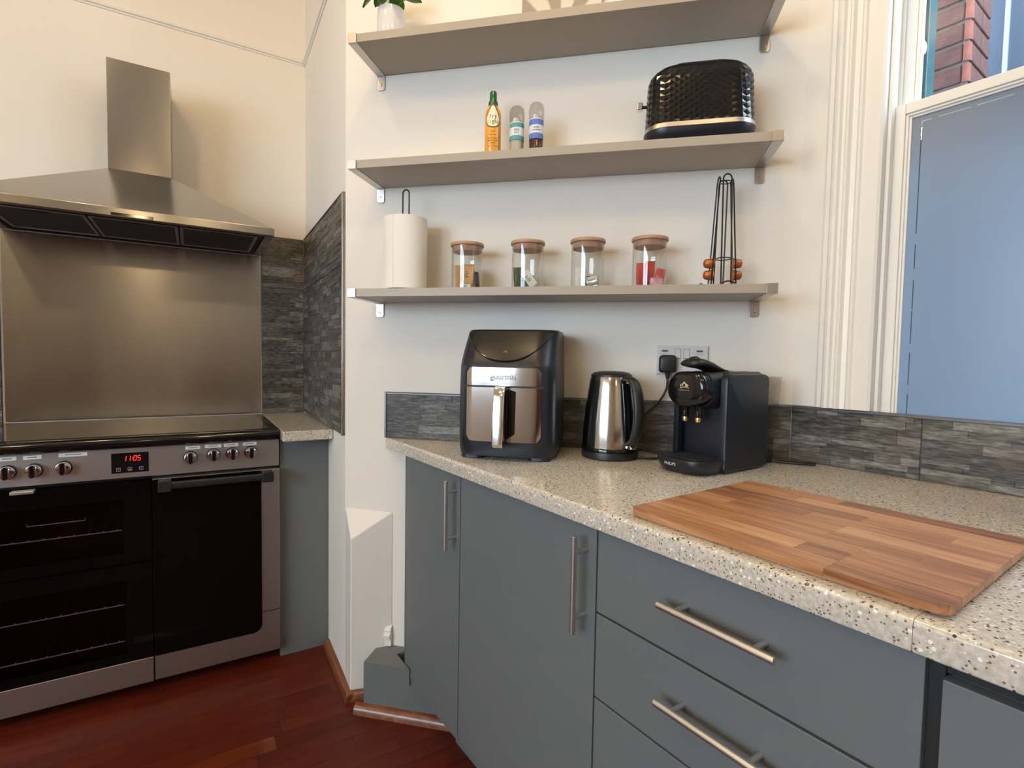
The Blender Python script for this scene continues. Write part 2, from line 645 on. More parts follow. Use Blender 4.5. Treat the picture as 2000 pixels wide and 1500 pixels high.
M['soil'] = mat('potting_soil', (0.03, 0.02, 0.012), 0.95, bump=(200, 0.8, 0.004), vary=(90, 0.4))
M['socket'] = mat('socket_plastic', (0.66, 0.655, 0.65), 0.3, rvary=(12, 0.05))
M['mark_grey'] = mat('grey_print', (0.08, 0.08, 0.08), 0.6, vary=(60, 0.1))
M['sticker'] = mat('white_sticker', (0.82, 0.80, 0.80), 0.5, vary=(50, 0.03))
M['gold'] = mat('brass_gold', (0.80, 0.52, 0.20), 0.22, 1.0, rvary=(30, 0.05))
M['pale_gold'] = mat('pale_gold_print', (0.85, 0.72, 0.50), 0.4, 0.3, rvary=(30, 0.05))
M['silver_print'] = mat('silver_print', (0.62, 0.62, 0.62), 0.4, 0.2, rvary=(30, 0.05))
M['red_led'] = mat('red_display_digits', (0.6, 0.01, 0.01), 0.5, emit=((1.0, 0.025, 0.02), 3.0), rvary=(30, 0.05))
M['spray'] = mat('amber_spray_bottle', (0.80, 0.36, 0.035), 0.28, vary=(22, 0.12))
M['green_cap'] = mat('dark_green_cap', (0.010, 0.11, 0.045), 0.25, rvary=(20, 0.05))
M['cream'] = mat('cream_label', (0.86, 0.80, 0.56), 0.5, vary=(30, 0.03))
M['dark_green_print'] = mat('dark_green_print', (0.03, 0.055, 0.01), 0.5, vary=(30, 0.1))
M['brown_print'] = mat('brown_print', (0.16, 0.06, 0.01), 0.5, vary=(30, 0.1))
M['teal_label'] = mat('teal_label', (0.09, 0.33, 0.33), 0.45, vary=(30, 0.05))
M['blue_label'] = mat('blue_label', (0.10, 0.18, 0.52), 0.45, vary=(30, 0.05))
M['white_label'] = mat('pale_label', (0.70, 0.74, 0.76), 0.45, vary=(30, 0.03))
M['grinder'] = thin_glass('grinder_plastic', (0.80, 0.78, 0.76), 1.0, 0.12)
M['salt'] = mat('salt_grains', (0.74, 0.72, 0.66), 0.7, bump=(700, 0.6, 0.002), vary=(500, 0.12))
M['pepper'] = mat('mixed_peppercorns', (0.10, 0.035, 0.018), 0.5, bump=(320, 0.9, 0.004), vary=(260, 0.75))
M['copper'] = mat('copper_capsule', (0.40, 0.125, 0.035), 0.36, 0.5, bump=(90, 0.15, 0.001))
M['wire'] = mat('black_wire', (0.012, 0.012, 0.012), 0.35, 0.2, rvary=(20, 0.05))
M['kraft'] = mat('kraft_sachet', (0.58, 0.34, 0.13), 0.6, vary=(30, 0.12))
M['white_sachet'] = mat('white_sachet', (0.72, 0.72, 0.70), 0.45, vary=(60, 0.1))
M['green_sachet'] = mat('green_sachet', (0.035, 0.085, 0.035), 0.4, vary=(40, 0.2))
M['foil_sachet'] = mat('silver_sachet', (0.45, 0.47, 0.45), 0.3, 0.6, bump=(60, 0.4, 0.003))
M['red_sachet'] = mat('red_sachet', (0.50, 0.025, 0.03), 0.4, vary=(40, 0.2))
M['pink_sachet'] = mat('pink_wrapper', (0.62, 0.30, 0.36), 0.35, bump=(60, 0.4, 0.003), vary=(70, 0.4))
M['brown_pod'] = mat('dark_sachet', (0.05, 0.04, 0.035), 0.4, vary=(40, 0.3))
M['canvas'] = petals('petal_canvas_print')
M['canvas_edge'] = mat('canvas_edge', (0.66, 0.60, 0.50), 0.7, vary=(50, 0.05))
M['brick'] = mat('red_brick', (0.0756, 0.0274, 0.0259), 0.85, bump=(90, 0.6, 0.004), vary=(22, 0.35))
M['brick_nose'] = mat('bright_red_brick', (0.216, 0.0612, 0.0446), 0.8, bump=(90, 0.4, 0.003), vary=(30, 0.25))
M['mortar'] = mat('grey_mortar', (0.1224, 0.1296, 0.1368), 0.95, bump=(150, 0.6, 0.003), vary=(40, 0.2))
M['teal_paint'] = mat('teal_outdoor_paint', (0.0216, 0.1008, 0.1152), 0.4, bump=(30, 0.15, 0.003), vary=(9, 0.15))
M['blue_wall'] = mat('dark_blue_render', (0.013, 0.023, 0.0418), 0.8, bump=(40, 0.3, 0.004), vary=(2, 0.2))
M['pale_pipe'] = mat('pale_blue_pipe_paint', (0.1224, 0.1656, 0.2232), 0.4, vary=(12, 0.1))
M['paving'] = mat('grey_paving', (0.22, 0.22, 0.22), 0.9, bump=(60, 0.5, 0.004), vary=(5, 0.2))
#MARK_STRUCT
# ================================================================== THE SETTING
def isect(p, d, q, e):
    k = ((q[0] - p[0]) * e[1] - (q[1] - p[1]) * e[0]) / (d[0] * e[1] - d[1] * e[0])
    return (p[0] + k * d[0], p[1] + k * d[1])


def offl(fr, h):
    o = fr.w(0, -h, 0)
    return (o.x, o.y), (fr.u.x, fr.u.y)


CEIL = 3.15
TW = 0.13
pH0 = FH.w(-3.95, 0, 0)
pH0o = FH.w(-3.95, -TW, 0)
m1 = isect(*offl(FH, TW), *offl(FS, TW))
m2 = isect(*offl(FS, TW), *offl(FW, TW))
m3 = isect(*offl(FW, TW), *offl(FN, 0.22))
C1 = (XS, YH)
wall_left = struct(MB().prism([(pH0.x, pH0.y), C1, m1, (pH0o.x, pH0o.y)], -0.05, CEIL).build('wall_left', M['wall'], smooth=0))
wall_middle = struct(MB().prism([C1, ARR, m2, m1], -0.05, CEIL).build('wall_middle', M['wall'], smooth=0))
wall_back = struct(MB().prism([ARR, COR, m3, m2], -0.05, CEIL).build('wall_back', M['wall'], smooth=0))

NB = MB(FN.w)
c3 = FN.l((m3[0], m3[1], 0))
NB.prism([(0, 0), (0.181, 0), (0.181, -0.22), (c3[0], -0.22)], -0.05, CEIL)
NB.box(0.181, 1.176, -0.22, 0, -0.05, 0.90)
NB.box(0.181, 1.176, -0.03, 0, 0.90, 1.045)
NB.box(0.181, 1.176, -0.22, 0, 2.72, CEIL)
NB.box(1.176, 2.0, -0.22, 0, -0.05, CEIL)
NB.box(2.0, 3.0, -0.22, 0, -0.05, 0.90)
NB.box(2.0, 3.0, -0.22, 0, 2.72, CEIL)
NB.box(3.0, 6.36, -0.22, 0, -0.05, CEIL)
wall_right = struct(NB.build('wall_right', M['wall'], smooth=0))
b = MB()
b.box(-3.35, -3.2, -5.6, -1.60, -0.05, CEIL); b.box(-3.35, -3.2, 1.00, 3.2, -0.05, CEIL)
b.box(-3.35, -3.2, -1.60, 1.00, -0.05, 1.0); b.box(-3.35, -3.2, -1.60, 1.00, 2.5, CEIL)
struct(b.build('wall_front', M['wall'], smooth=0))
struct(MB().box(-3.35, 1.80, -5.75, -5.6, -0.05, CEIL).build('wall_rear', M['wall'], smooth=0))
struct(MB().box(-3.35, 1.80, -5.75, 3.2, CEIL, CEIL + 0.1).build('ceiling', M['ceiling'], smooth=0))

floor = struct(MB().box(-3.35, 1.80, -5.75, 3.2, -0.12, -0.012).build('floor', M['mahogany'], smooth=0))
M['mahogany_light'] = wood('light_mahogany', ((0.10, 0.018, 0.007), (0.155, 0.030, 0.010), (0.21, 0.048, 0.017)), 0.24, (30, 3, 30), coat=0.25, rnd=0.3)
pw = 0.0625
row = 0
v = 0.039
while v < 2.25:
    u = -2.3 + random.uniform(-0.5, 0)
    while u < 0.30:
        ln = random.choice((0.42, 0.5, 0.58, 0.66))
        mt = M['mahogany']
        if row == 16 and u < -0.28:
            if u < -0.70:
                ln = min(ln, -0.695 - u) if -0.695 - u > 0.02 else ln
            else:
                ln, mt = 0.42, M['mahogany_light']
        q = MB().box(-pw / 2 + 0.0004, pw / 2 - 0.0004, -ln / 2 + 0.0004, ln / 2 - 0.0004, -0.012, random.uniform(-0.0003, 0)).build('plank', mt, floor, smooth=0)
        q.location = FH.w(u + ln / 2, v + pw / 2, 0)
        q.rotation_euler = (0, 0, R(FH.deg - 90))
        u += ln
    v += pw
    row += 1

# sloping plaster foot of the chimney corner
A_, B_, C_ = FW.w(0, 0, 0), FW.w(0.061, 0.069, 0), FW.w(0.184, 0, 0)
tb = MB()
lo = [tb.pt(p) for p in (A_, B_, C_)]
hi = [tb.pt(p) for p in (A_ + Vector((0, 0, 0.646)), B_ + Vector((0, 0, 0.556)), C_ + Vector((0, 0, 0.642)))]
tb.face(lo[::-1]); tb.face(hi)
for k in range(3):
    tb.face([lo[k], lo[(k + 1) % 3], hi[(k + 1) % 3], hi[k]])
struct(tb.build('trim_1', M['gloss_white'], smooth=0, bevel=0.004))

# picture rail
prof = [(0, -0.010), (0.004, -0.010), (0.006, -0.004), (0.012, -0.001), (0.014, 0.006), (0.010, 0.011), (0, 0.012)]
for n, fr, a, b in (('trim_2', FH, -3.9, -0.002), ('trim_3', FS, 0.0, YA)):
    q = MB(lambda x, y, z, fr=fr: fr.w(x, y, z + 2.577)).prism(prof, a, b, ax='x')
    struct(q.build(n, M['gloss_white'], smooth=30))

# boxed pipe run and old skirting end beside the first base cabinet, wooden beading round the foot
XB = 0.699


def wcl(v_):            # t at which shelf-wall offset v_ meets the plane X = XB
    return (XB - ARR[0] - v_ * FW.v.x) / FW.u.x


pl = [(0.137, 0.118), (wcl(0.118), 0.118), FW.l((XB, 1.6275, 0))[:2], ((ARR[1] - 1.6275) / cos(R(TH)), 0.0), (0.190, 0.0), (0.137, 0.031)]
pl2 = [(0.137, 0.118), (0.52, 0.118), (0.52, 0.0), (0.190, 0.0), (0.137, 0.031)]
struct(MB(FW.w).prism(pl2, 0, 0.1125).prism(pl, 0.1125, 0.168).build('trim_4', M['cabinet'], smooth=0))
sk = [(0.001, 0.170), (0.014, 0.170), (0.014, 0.196), (0.023, 0.199), (0.025, 0.212), (0.014, 0.219), (0.018, 0.226), (0.010, 0.237), (0.001, 0.242)]
struct(MB(FW.w).prism(sk, 0.160, 0.164 + 0.02, ax='x').build('trim_5', M['gloss_white'], smooth=30, bevel=0.001))
qr = [(0, 0)] + [(0.024 * cos(R(a)), 0.030 * sin(R(a))) for a in range(0, 91, 15)]


def beading(n, fr, a, b, off):
    q = MB(lambda x, y, z: fr.w(x, y + off, z)).prism(qr, a, b, ax='x')
    struct(q.build(n, M['red_trim'], smooth=40))


beading('baseboard_1', FS, 0.60, 1.00, 0.0)
beading('baseboard_2', FW, 0.112, 0.50, 0.118)
d_ = (FW.w(0.135, 0.032, 0) - B_).normalized()
fl = Fr((B_.x, B_.y), math.degrees(math.atan2(d_.y, d_.x)))
beading('baseboard_3', fl, 0.0, 0.085, 0.0)

# ---- wall tiles (each a part of its wall) : slab plus proud ledgestone strips
def ledge_tile(parent, fr, u0, u1, z0, z1, seed):
    rr = random.Random(seed)
    b = MB(fr.w)
    b.box(u0, u1, 0.0, 0.0065, z0, z1, 0.2)
    z = z0 + 0.0008
    while z < z1 - 0.004:
        h = min(rr.choice((0.012, 0.016, 0.020, 0.024)), z1 - 0.0008 - z)
        u = u0 + 0.0008
        while u < u1 - 0.002:
            ln = min(rr.uniform(0.035, 0.16), u1 - 0.0008 - u)
            b.box(u + 0.0002, u + ln - 0.0003, 0.006, 0.0078 + rr.uniform(0, 0.0028), z + 0.0002, z + h - 0.0003, rr.uniform(0.1, 0.9))
            u += ln
        z += h
    return b.build('tile', M['slate'], parent, smooth=0)


def tile_run(parent, fr, us, zs, seed):
    for i in range(len(us) - 1):
        for j in range(len(zs) - 1):
            ledge_tile(parent, fr, us[i] + 0.0009, us[i + 1] - 0.0009, zs[j] + 0.0009, zs[j + 1] - 0.0009, seed + i * 17 + j)
    MB(fr.w).box(us[0], us[-1], 0.0, 0.0048, zs[0], zs[-1]).build('grout', M['grout'], parent, smooth=0)


ZT = 1.742
tile_run(wall_left, FH, [-0.197, -0.010], [0.896, 1.196, 1.496, ZT - 0.003], 11)
tile_run(wall_left, FH, [-1.60, -1.106], [0.60, 0.896, 1.196, 1.496, ZT - 0.003], 31)
tile_run(wall_middle, FS, [0.011, 0.45, YA - 0.012], [0.898, 1.196, 1.496, ZT - 0.003], 51)
MB(FS.w).box(YA - 0.012, YA, 0, 0.012, 0.898, ZT).build('tile_edge_trim', M['trim_metal'], wall_middle, bevel=0.0015)
MB(FS.w).box(0.010, YA - 0.012, 0, 0.011, ZT - 0.003, ZT).build('tile_edge_trim', M['trim_dark'], wall_middle, smooth=0)
TIP = 0.1524 + 0.002
tile_run(wall_back, FW, [TIP + 0.006, 0.66, 1.26, LW - 0.003], [0.9005, 1.052], 71)
tile_run(wall_right, FN, [0.003, 0.316, 0.916, 1.516, 2.0], [0.9005, 1.052], 91)
for fr, par, a, b in ((FW, wall_back, TIP, LW - 0.0045), (FN, wall_right, 0.0045, 2.0)):
    MB(fr.w).prism([(0, 1.0515), (0.0115, 1.0515), (0.0115, 1.0555), (0.009, 1.0585), (0, 1.0585)], a, b, ax='x').build('tile_top_trim', M['trim_dark'], par, smooth=30)
MB(FW.w).box(TIP, TIP + 0.006, 0, 0.0115, 0.9005, 1.0515).build('tile_edge_trim', M['trim_dark'], wall_back, smooth=0)

# ---- sash window
def sash_window(name, u0, full):
    win = bpy.data.objects.new(name, None)
    COL.objects.link(win)
    struct(win)
    W1 = 1.0
    T = lambda x, y, z: FN.w(u0 + x, y, z)
    Tm = lambda x, y, z: FN.w(u0 + W1 - x, y, z)
    zt, zb = 2.72, 0.90
    ap = [(0.006, 0.0), (-0.13, 0.0), (-0.13, 0.010), (-0.122, 0.016), (-0.112, 0.016), (-0.104, 0.027), (-0.097, 0.030), (-0.091, 0.027), (-0.087, 0.018), (-0.080, 0.018),
          (-0.075, 0.026), (-0.069, 0.026), (-0.064, 0.016), (-0.053, 0.014), (-0.047, 0.021), (-0.041, 0.021), (-0.037, 0.015), (0.0, 0.015), (0.006, 0.010)]
    for TT in (T, Tm):
        MB(TT).prism([(a + 0.018, b) for a, b in ap], 1.0588, zt + 0.02).build('architrave', M['gloss_white'], win, smooth=25)
        MB(TT).box(0.001, 0.024, -0.217, -0.001, 1.046, zt - 0.001).build('jamb', M['gloss_white'], win, bevel=0.002)
        MB(TT).box(0.024, 0.034, -0.031, -0.010, 1.046, zt - 0.001).build('staff_bead', M['gloss_white'], win, bevel=0.003)
        MB(TT).box(0.024, 0.032, -0.078, -0.074, 1.046, zt - 0.001).build('parting_bead', M['gloss_white'], win, smooth=0)
        MB(TT).box(0.026, 0.066, -0.185, -0.125, 0.905, zt - 0.001).build('outer_lining', M['teal_paint'], win, bevel=0.006)
    MB(T).box(-0.13, W1 + 0.13, 0.0, 0.02, zt + 0.02, zt + 0.15).build('architrave', M['gloss_white'], win, bevel=0.004)
    MB(T).box(0.001, W1 - 0.001, -0.217, -0.001, zt - 0.03, zt - 0.001).build('jamb', M['gloss_white'], win, bevel=0.002)
    MB(T).box(0.001, W1 - 0.001, -0.217, -0.032, 0.901, 0.93).build('sill', M['gloss_white'], win, bevel=0.002)

    def sash(nm, y0, y1, z0, z1, bot, top, pane_m, stile=0.040):
        f = MB(T)
        x0, x1 = 0.0245, W1 - 0.0245
        yg = (y0 + y1) / 2
        f.box(x0, x0 + stile - 0.010, y0, y1, z0, z1)
        f.box(x1 - stile + 0.010, x1, y0, y1, z0, z1)
        f.box(x0 + stile - 0.010, x1 - stile + 0.010, y0, y1, z0, z0 + bot)
        f.box(x0 + stile - 0.010, x1 - stile + 0.010, y0, y1, z1 - top, z1)
        o = f.build(nm, M['gloss_white'], win, bevel=0.002)
        # moulded inner edge in two steps
        for s_, yy in ((0.006, y1 - 0.005), (0.011, y1 - 0.011)):
            g = MB(T)
            xa, xb, za, zb_ = x0 + stile - 0.010, x1 - stile + 0.010, z0 + bot, z1 - top
            g.box(xa, xa + s_, yg - 0.004, yy, za, zb_)
            g.box(xb - s_, xb, yg - 0.004, yy, za, zb_)
            g.box(xa + s_, xb - s_, yg - 0.004, yy, za, za + s_)
            g.box(xa + s_, xb - s_, yg - 0.004, yy, zb_ - s_, zb_)
            g.build('glazing_bead', M['gloss_white'], o, bevel=0.0015)
        MB(T).box(x0 + stile - 0.008, x1 - stile + 0.008, yg - 0.002, yg + 0.002, z0 + bot - 0.002, z1 - top + 0.002).build('pane', pane_m, o, smooth=0)
        return o, (x0 + stile, x1 - stile, yg + 0.0022, z0 + bot, z1 - top)
    lo_, g = sash('lower_sash', -0.0715, -0.0345, 0.935, 1.838, 0.075, 0.026, M['pane'])
    sash('upper_sash', -0.1160, -0.0790, 1.800, zt - 0.031, 0.036, 0.05, M['pane'])
    x0, x1, yf, z0, z1 = g
    xs, zs = x0 + 0.0205, z1 - 0.024
    fy = (yf, yf + 0.0005)
    MB(T).box(xs + 0.0012, x1, *fy, z0, zs - 0.0012).build('frosted_film', M['frost'], lo_, smooth=0)
    MB(T).box(x0, xs - 0.0012, *fy, z0, z1).build('frosted_film', M['frost'], lo_, smooth=0)
    MB(T).box(xs + 0.0012, x1, *fy, zs + 0.0012, z1).build('frosted_film', M['frost'], lo_, smooth=0)
    # short bridges where the film was never cut through
    zz = z0
    b = MB(T)
    rr = random.Random(5)
    while zz < zs - 0.3:
        b.box(xs - 0.0012, xs + 0.0012, *fy, zz, zz + rr.uniform(0.004, 0.03))
        zz += rr.uniform(0.05, 0.11)
    xx = xs + 0.02
    while xx < x1 - 0.02:
        b.box(xx, xx + rr.uniform(0.008, 0.02), *fy, zs - 0.0012, zs + 0.0012)
        xx += 0.075
    b.build('frosted_film', M['frost'], lo_, smooth=0)
    return win


sash_window('window_1', 0.1785, True)
w2 = bpy.data.objects.new('unseen_window_2', None)  # unseen window behind the camera, added for cool fill daylight
COL.objects.link(w2)
struct(w2)
f2 = MB(FN.w)
for a, b, c, d in ((2.0, 2.06, 0.9, 2.72), (2.94, 3.0, 0.9, 2.72), (2.06, 2.94, 0.9, 0.98), (2.06, 2.94, 2.66, 2.72), (2.06, 2.94, 1.80, 1.84)):
    f2.box(a, b, -0.10, -0.04, c, d)
f2.build('sash_frame', M['gloss_white'], w2, smooth=0)
MB(FN.w).box(2.05, 2.95, -0.072, -0.068, 0.97, 2.67).build('pane', M['pane'], w2, smooth=0)

for nm, bx_, px_ in (('unseen_window_3', [(-3.30, -3.24, *q) for q in ((-1.60, -1.54, 1.0, 2.5), (0.94, 1.00, 1.0, 2.5), (-1.54, 0.94, 1.0, 1.06), (-1.54, 0.94, 2.44, 2.5), (-0.36, -0.24, 1.06, 2.44))], (-3.272, -3.268, -1.55, 0.95, 1.05, 2.45)),):
    wo = bpy.data.objects.new(nm, None)  # unseen window, inferred from reflections and widened to add soft daylight
    COL.objects.link(wo)
    struct(wo)
    f3 = MB()
    for q in bx_:
        f3.box(*q)
    f3.build('sash_frame', M['gloss_white'], wo, smooth=0)
    MB().box(*px_).build('pane', M['pane'], wo, smooth=0)

# ================================================================== OUTSIDE
pier = thing('brick_pier', 'red brick pier with pale mortar seen outside the upper window pane', 'pier', G0, 2.48, 0, 0)
pier.location = (2.48, 0.87, 0)
pier.rotation_euler = (0, 0, R(-90))      # local x = -Y, y = +X
MB().box(-0.222, 0.224, 0.008, 0.226, 0.0, 4.2).build('mortar', M['mortar'], pier, smooth=0)
cw, ch = 0.2250, 0.075
bm_a = MB().box(0, 0.215, 0, 0.102, 0, 0.065).build('brick', M['brick'], pier, bevel=0.004)
bm_b = MB().box(0, 0.102, 0, 0.102, 0, 0.065).build('brick', M['brick'], pier, bevel=0.004)
nose = MB().prism([(0, 0)] + [(0.02 * sin(R(a)), 0.02 - 0.02 * cos(R(a))) for a in range(15, 91, 15)] + [(0, 0.02)], 0, 0.065).build('bullnose_brick', M['brick_nose'], pier, smooth=30)
first = True
for k in range(16):
    z = 1.62 + k * ch
    spots = [(-0.222, 0), (0.003, 0)] if k % 2 == 0 else [(-0.109, 0)]
    for x, y in spots:
        c = bm_a if first else bm_a.copy()
        if not first:
            COL.objects.link(c)
        first = False
        c.location = (x, y, z + 0.005)
        if x == 0.003:
            c.scale = (0.95, 1, 1)
    for x in ([] if k % 2 == 0 else [-0.222, 0.116]):
        c = bm_b.copy()
        COL.objects.link(c)
        c.location = (x, 0, z + 0.005)
        c.scale = (0.90 if x > 0 else 1, 1, 1)
    c = nose if k == 0 else nose.copy()
    if k:
        COL.objects.link(c)
    c.location = (0.212, 0.0, z + 0.005)
    c = bm_b.copy()
    COL.objects.link(c)
    c.location = (0.130, 0.022 + (0.105 if k % 2 else 0), z + 0.005)
    c2 = bm_b.copy()
    COL.objects.link(c2)
    c2.location = (0.130, 0.127 - (0.105 if k % 2 else 0), z + 0.005)
bpy.data.objects.remove(bm_b)

nw = MB().box(4.2, 4.4, -3.0, 4.5, 0.0, 5.4).build('neighbouring_wall', M['blue_wall'], smooth=0)
nw['label'] = 'dark blue rendered wall across the yard behind the brick pier'
nw['category'] = 'outside wall'
dp = thing('drainpipe', 'thin pale blue drainpipe against the dark blue outside wall', 'pipe', G0, 4.15, -0.905, 0)
MB().tube([(0, 0, 0), (0, 0, 5.3)], 0.013, 12).build('pipe', M['pale_pipe'], dp)
for z in (1.2, 2.6, 4.0):
    MB().box(-0.03, 0.05, -0.03, 0.03, z, z + 0.03).build('pipe_clip', M['pale_pipe'], dp, bevel=0.003)
struct(MB().box(-9.0, 9.0, -9.0, 6.0, -0.40, -0.15).build('floor_yard', M['paving'], smooth=0))
# ================================================================== COOKER SIDE
# ---- extractor hood (local origin on the wall, under side of the lip)
hood = thing('cooker_hood', 'stainless steel chimney hood with pyramid canopy on the wall above the range', 'cooker hood', FH, -0.65, 0.0, 1.640)
cb = MB()
hw_, dp_ = 0.449, 0.50
ring = lambda x0, x1, y0, y1, z: [(x0, y0, z), (x1, y0, z), (x1, y1, z), (x0, y1, z)]
cb.loft([ring(-hw_ + 0.03, hw_ - 0.03, -dp_ + 0.03, -0.01, 0.016), ring(-hw_ + 0.03, hw_ - 0.03, -dp_ + 0.03, -0.01, 0.0), ring(-hw_, hw_, -dp_, -0.001, 0.0), ring(-hw_, hw_, -dp_, -0.001, 0.028), ring(-0.092, 0.1085, -0.25, -0.001, 0.225)])
cb.build('canopy', M['steel'], hood, bevel=0.0012, smooth=20)
MB().box(-0.0915, 0.108, -0.2495, -0.001, 0.225, 0.632).build('chimney', M['chimney_steel'], hood, bevel=0.0015)
MB().box(-hw_ + 0.031, hw_ - 0.031, -dp_ + 0.031, -0.011, 0.011, 0.0158).build('underside_panel', M['hood_under'], hood, smooth=0)
for k in range(3):
    xa = -0.40 + k * 0.268
    fp = MB().box(xa, xa + 0.262, -0.43, -0.06, 0.004, 0.0108).build('grease_filter', M['filter'], hood, bevel=0.002)
    fm = MB()
    fm.box(xa, xa + 0.262, -0.43, -0.418, 0.0015, 0.004); fm.box(xa, xa + 0.262, -0.072, -0.06, 0.0015, 0.004)
    fm.box(xa, xa + 0.010, -0.418, -0.072, 0.0015, 0.004); fm.box(xa + 0.252, xa + 0.262, -0.418, -0.072, 0.0015, 0.004)
    fm.build('filter_frame', M['nickel'], fp, smooth=0)
    MB().box(xa + 0.10, xa + 0.162, -0.405, -0.392, 0.0005, 0.004).build('filter_latch', M['black'], fp, bevel=0.001)
MB().box(-0.06, 0.06, -0.5012, -0.498, 0.002, 0.012).build('control_strip', M['gloss_black'], hood, bevel=0.0008)

sp = MB().box(-0.449, 0.449, -0.0045, -0.0005, 0.898, 1.6385).build('splashback', M['steel_panel'], None, smooth=0)
sp.location = FH.w(-0.65, 0, 0)
sp.rotation_euler = (0, 0, R(FH.deg))
sp['label'] = 'smeared stainless steel splashback sheet between the range and its hood'
sp['category'] = 'splashback'

# ---- range cooker
ck = thing('range_cooker', 'wide black glass and steel range cooker with red clock under the hood', 'cooker', FH, -0.65, 0.0, 0.0)
b = MB()
b.box(-0.446, 0.446, -0.575, -0.03, 0.05, 0.085); b.box(-0.446, 0.446, -0.575, -0.03, 0.70, 0.884)
b.box(-0.446, 0.446, -0.06, -0.03, 0.085, 0.70)
b.box(-0.446, -0.432, -0.575, -0.06, 0.085, 0.70); b.box(0.432, 0.446, -0.575, -0.06, 0.085, 0.70); b.box(0.045, 0.06, -0.575, -0.06, 0.085, 0.70)
b.box(-0.432, 0.045, -0.575, -0.06, 0.455, 0.475)
b.build('body', M['black'], ck, smooth=0)
MB().box(-0.431, 0.044, -0.40, -0.061, 0.086, 0.4545).build('oven_liner', M['dark_inside'], ck, smooth=0)
MB().box(-0.431, 0.044, -0.40, -0.061, 0.4755, 0.699).build('oven_liner', M['dark_inside'], ck, smooth=0)
hp = [(-0.030, 0.8845)] + [(-0.614 - 0.013 * sin(R(a)), 0.8815 + 0.0 - 0.013 * cos(R(a))) for a in range(0, 181, 20)] + [(-0.030, 0.8975)]
hp = [(-0.030, 0.8845), (-0.575, 0.8845), (-0.575, 0.860)] + [(-0.612 - 0.016 * sin(R(a)), 0.8785 - 0.0185 * cos(R(a))) for a in range(0, 181, 20)] + [(-0.030, 0.8970)]
MB().prism(hp, -0.450, 0.450, ax='x').build('hob_frame', M['gloss_black'], ck, smooth=40, bevel=0.001)
MB().box(-0.418, 0.418, -0.585, -0.055, 0.8970, 0.8992).build('hob_glass', M['hob_glass'], ck, bevel=0.0008)
MB().box(-0.449, 0.449, -0.600, -0.575, 0.757, 0.8585).build('control_panel', M['cooker_steel'], ck, bevel=0.002)
for x in (-0.38, 0.38):
    for y in (-0.52, -0.1):
        MB().lathe([(0.016, 0), (0.018, 0.006), (0.012, 0.012), (0.012, 0.05)], x, y, 16).build('foot', M['black'], ck)
MB().box(-0.44, 0.44, -0.50, -0.485, 0.006, 0.05).build('plinth', M['black'], ck, smooth=0)

KN = [(-0.963, 0.806), (-0.902, 0.806), (-0.831, 0.808), (-0.488, 0.812), (-0.417, 0.816), (-0.357, 0.816), (-0.297, 0.816)]
kproto = None
for u, z in KN:
    if kproto is None:
        kproto = MB().lathe([(0.0225, 0.0), (0.0225, -0.004), (0.0215, -0.007), (0.0195, -0.0075)], 0, 0, 28, axis='y').build('knob', M['gloss_black'], ck)
        MB().lathe([(0.0195, -0.007), (0.0195, -0.020), (0.0170, -0.0245), (0.013, -0.0255)], 0, 0, 28, axis='y').build('knob_ring', M['chrome'], kproto)
        g = MB().prism(rrect(-0.0052, 0.0052, -0.019, 0.0195, 0.004, 3), -0.034, -0.0245, ax='y')
        g.build('knob_grip', M['gloss_black'], kproto, bevel=0.0015)
        for sx in (-1, 1):
            MB().prism(rrect(*sorted((sx * 0.0054, sx * 0.0088)), -0.0165, 0.017, 0.0015, 2), -0.0315, -0.0245, ax='y').build('grip_cheek', M['chrome'], kproto, bevel=0.001)
        kn = kproto
    else:
        kn = copy_tree(kproto, ck)
    kn.location = (u + 0.65, -0.600, z)
for ua, ub, z, ang in ((-0.985, -0.942, 0.8465, 0), (-0.927, -0.884, 0.8465, 0), (-0.843, -0.772, 0.8475, 0), (-0.503, -0.458, 0.8455, 1), (-0.444, -0.393, 0.8465, 1), (-0.385, -0.338, 0.847, 0), (-0.324, -0.278, 0.847, 0)):
    ln = (ub - ua) / 2
    s_ = MB().box(-ln, ln, -0.0006, 0, -0.0058, 0.0058).build('sticker', M['sticker'], ck, smooth=0)
    s_.location = ((ua + ub) / 2 + 0.65, -0.6003, z)
    s_.rotation_euler = (0, R(ang), 0)
    # the faded print of each sticker: rows of unreadable strokes
    pr = MB()
    rr = random.Random(int(-ua * 1000))
    x = -ln * 0.55
    while x < ln * 0.5:
        w_ = rr.uniform(0.0012, 0.0024)
        pr.box(x, x + w_, -0.0008, -0.0005, -0.0014, 0.0014)
        x += w_ + 0.0007
    pr.build('print', M['mark_grey'], s_, smooth=0)
dsp = MB().box(-0.061, 0.041, -0.6015, -0.5995, 0.775, 0.842).build('display', M['gloss_black'], ck, bevel=0.001)
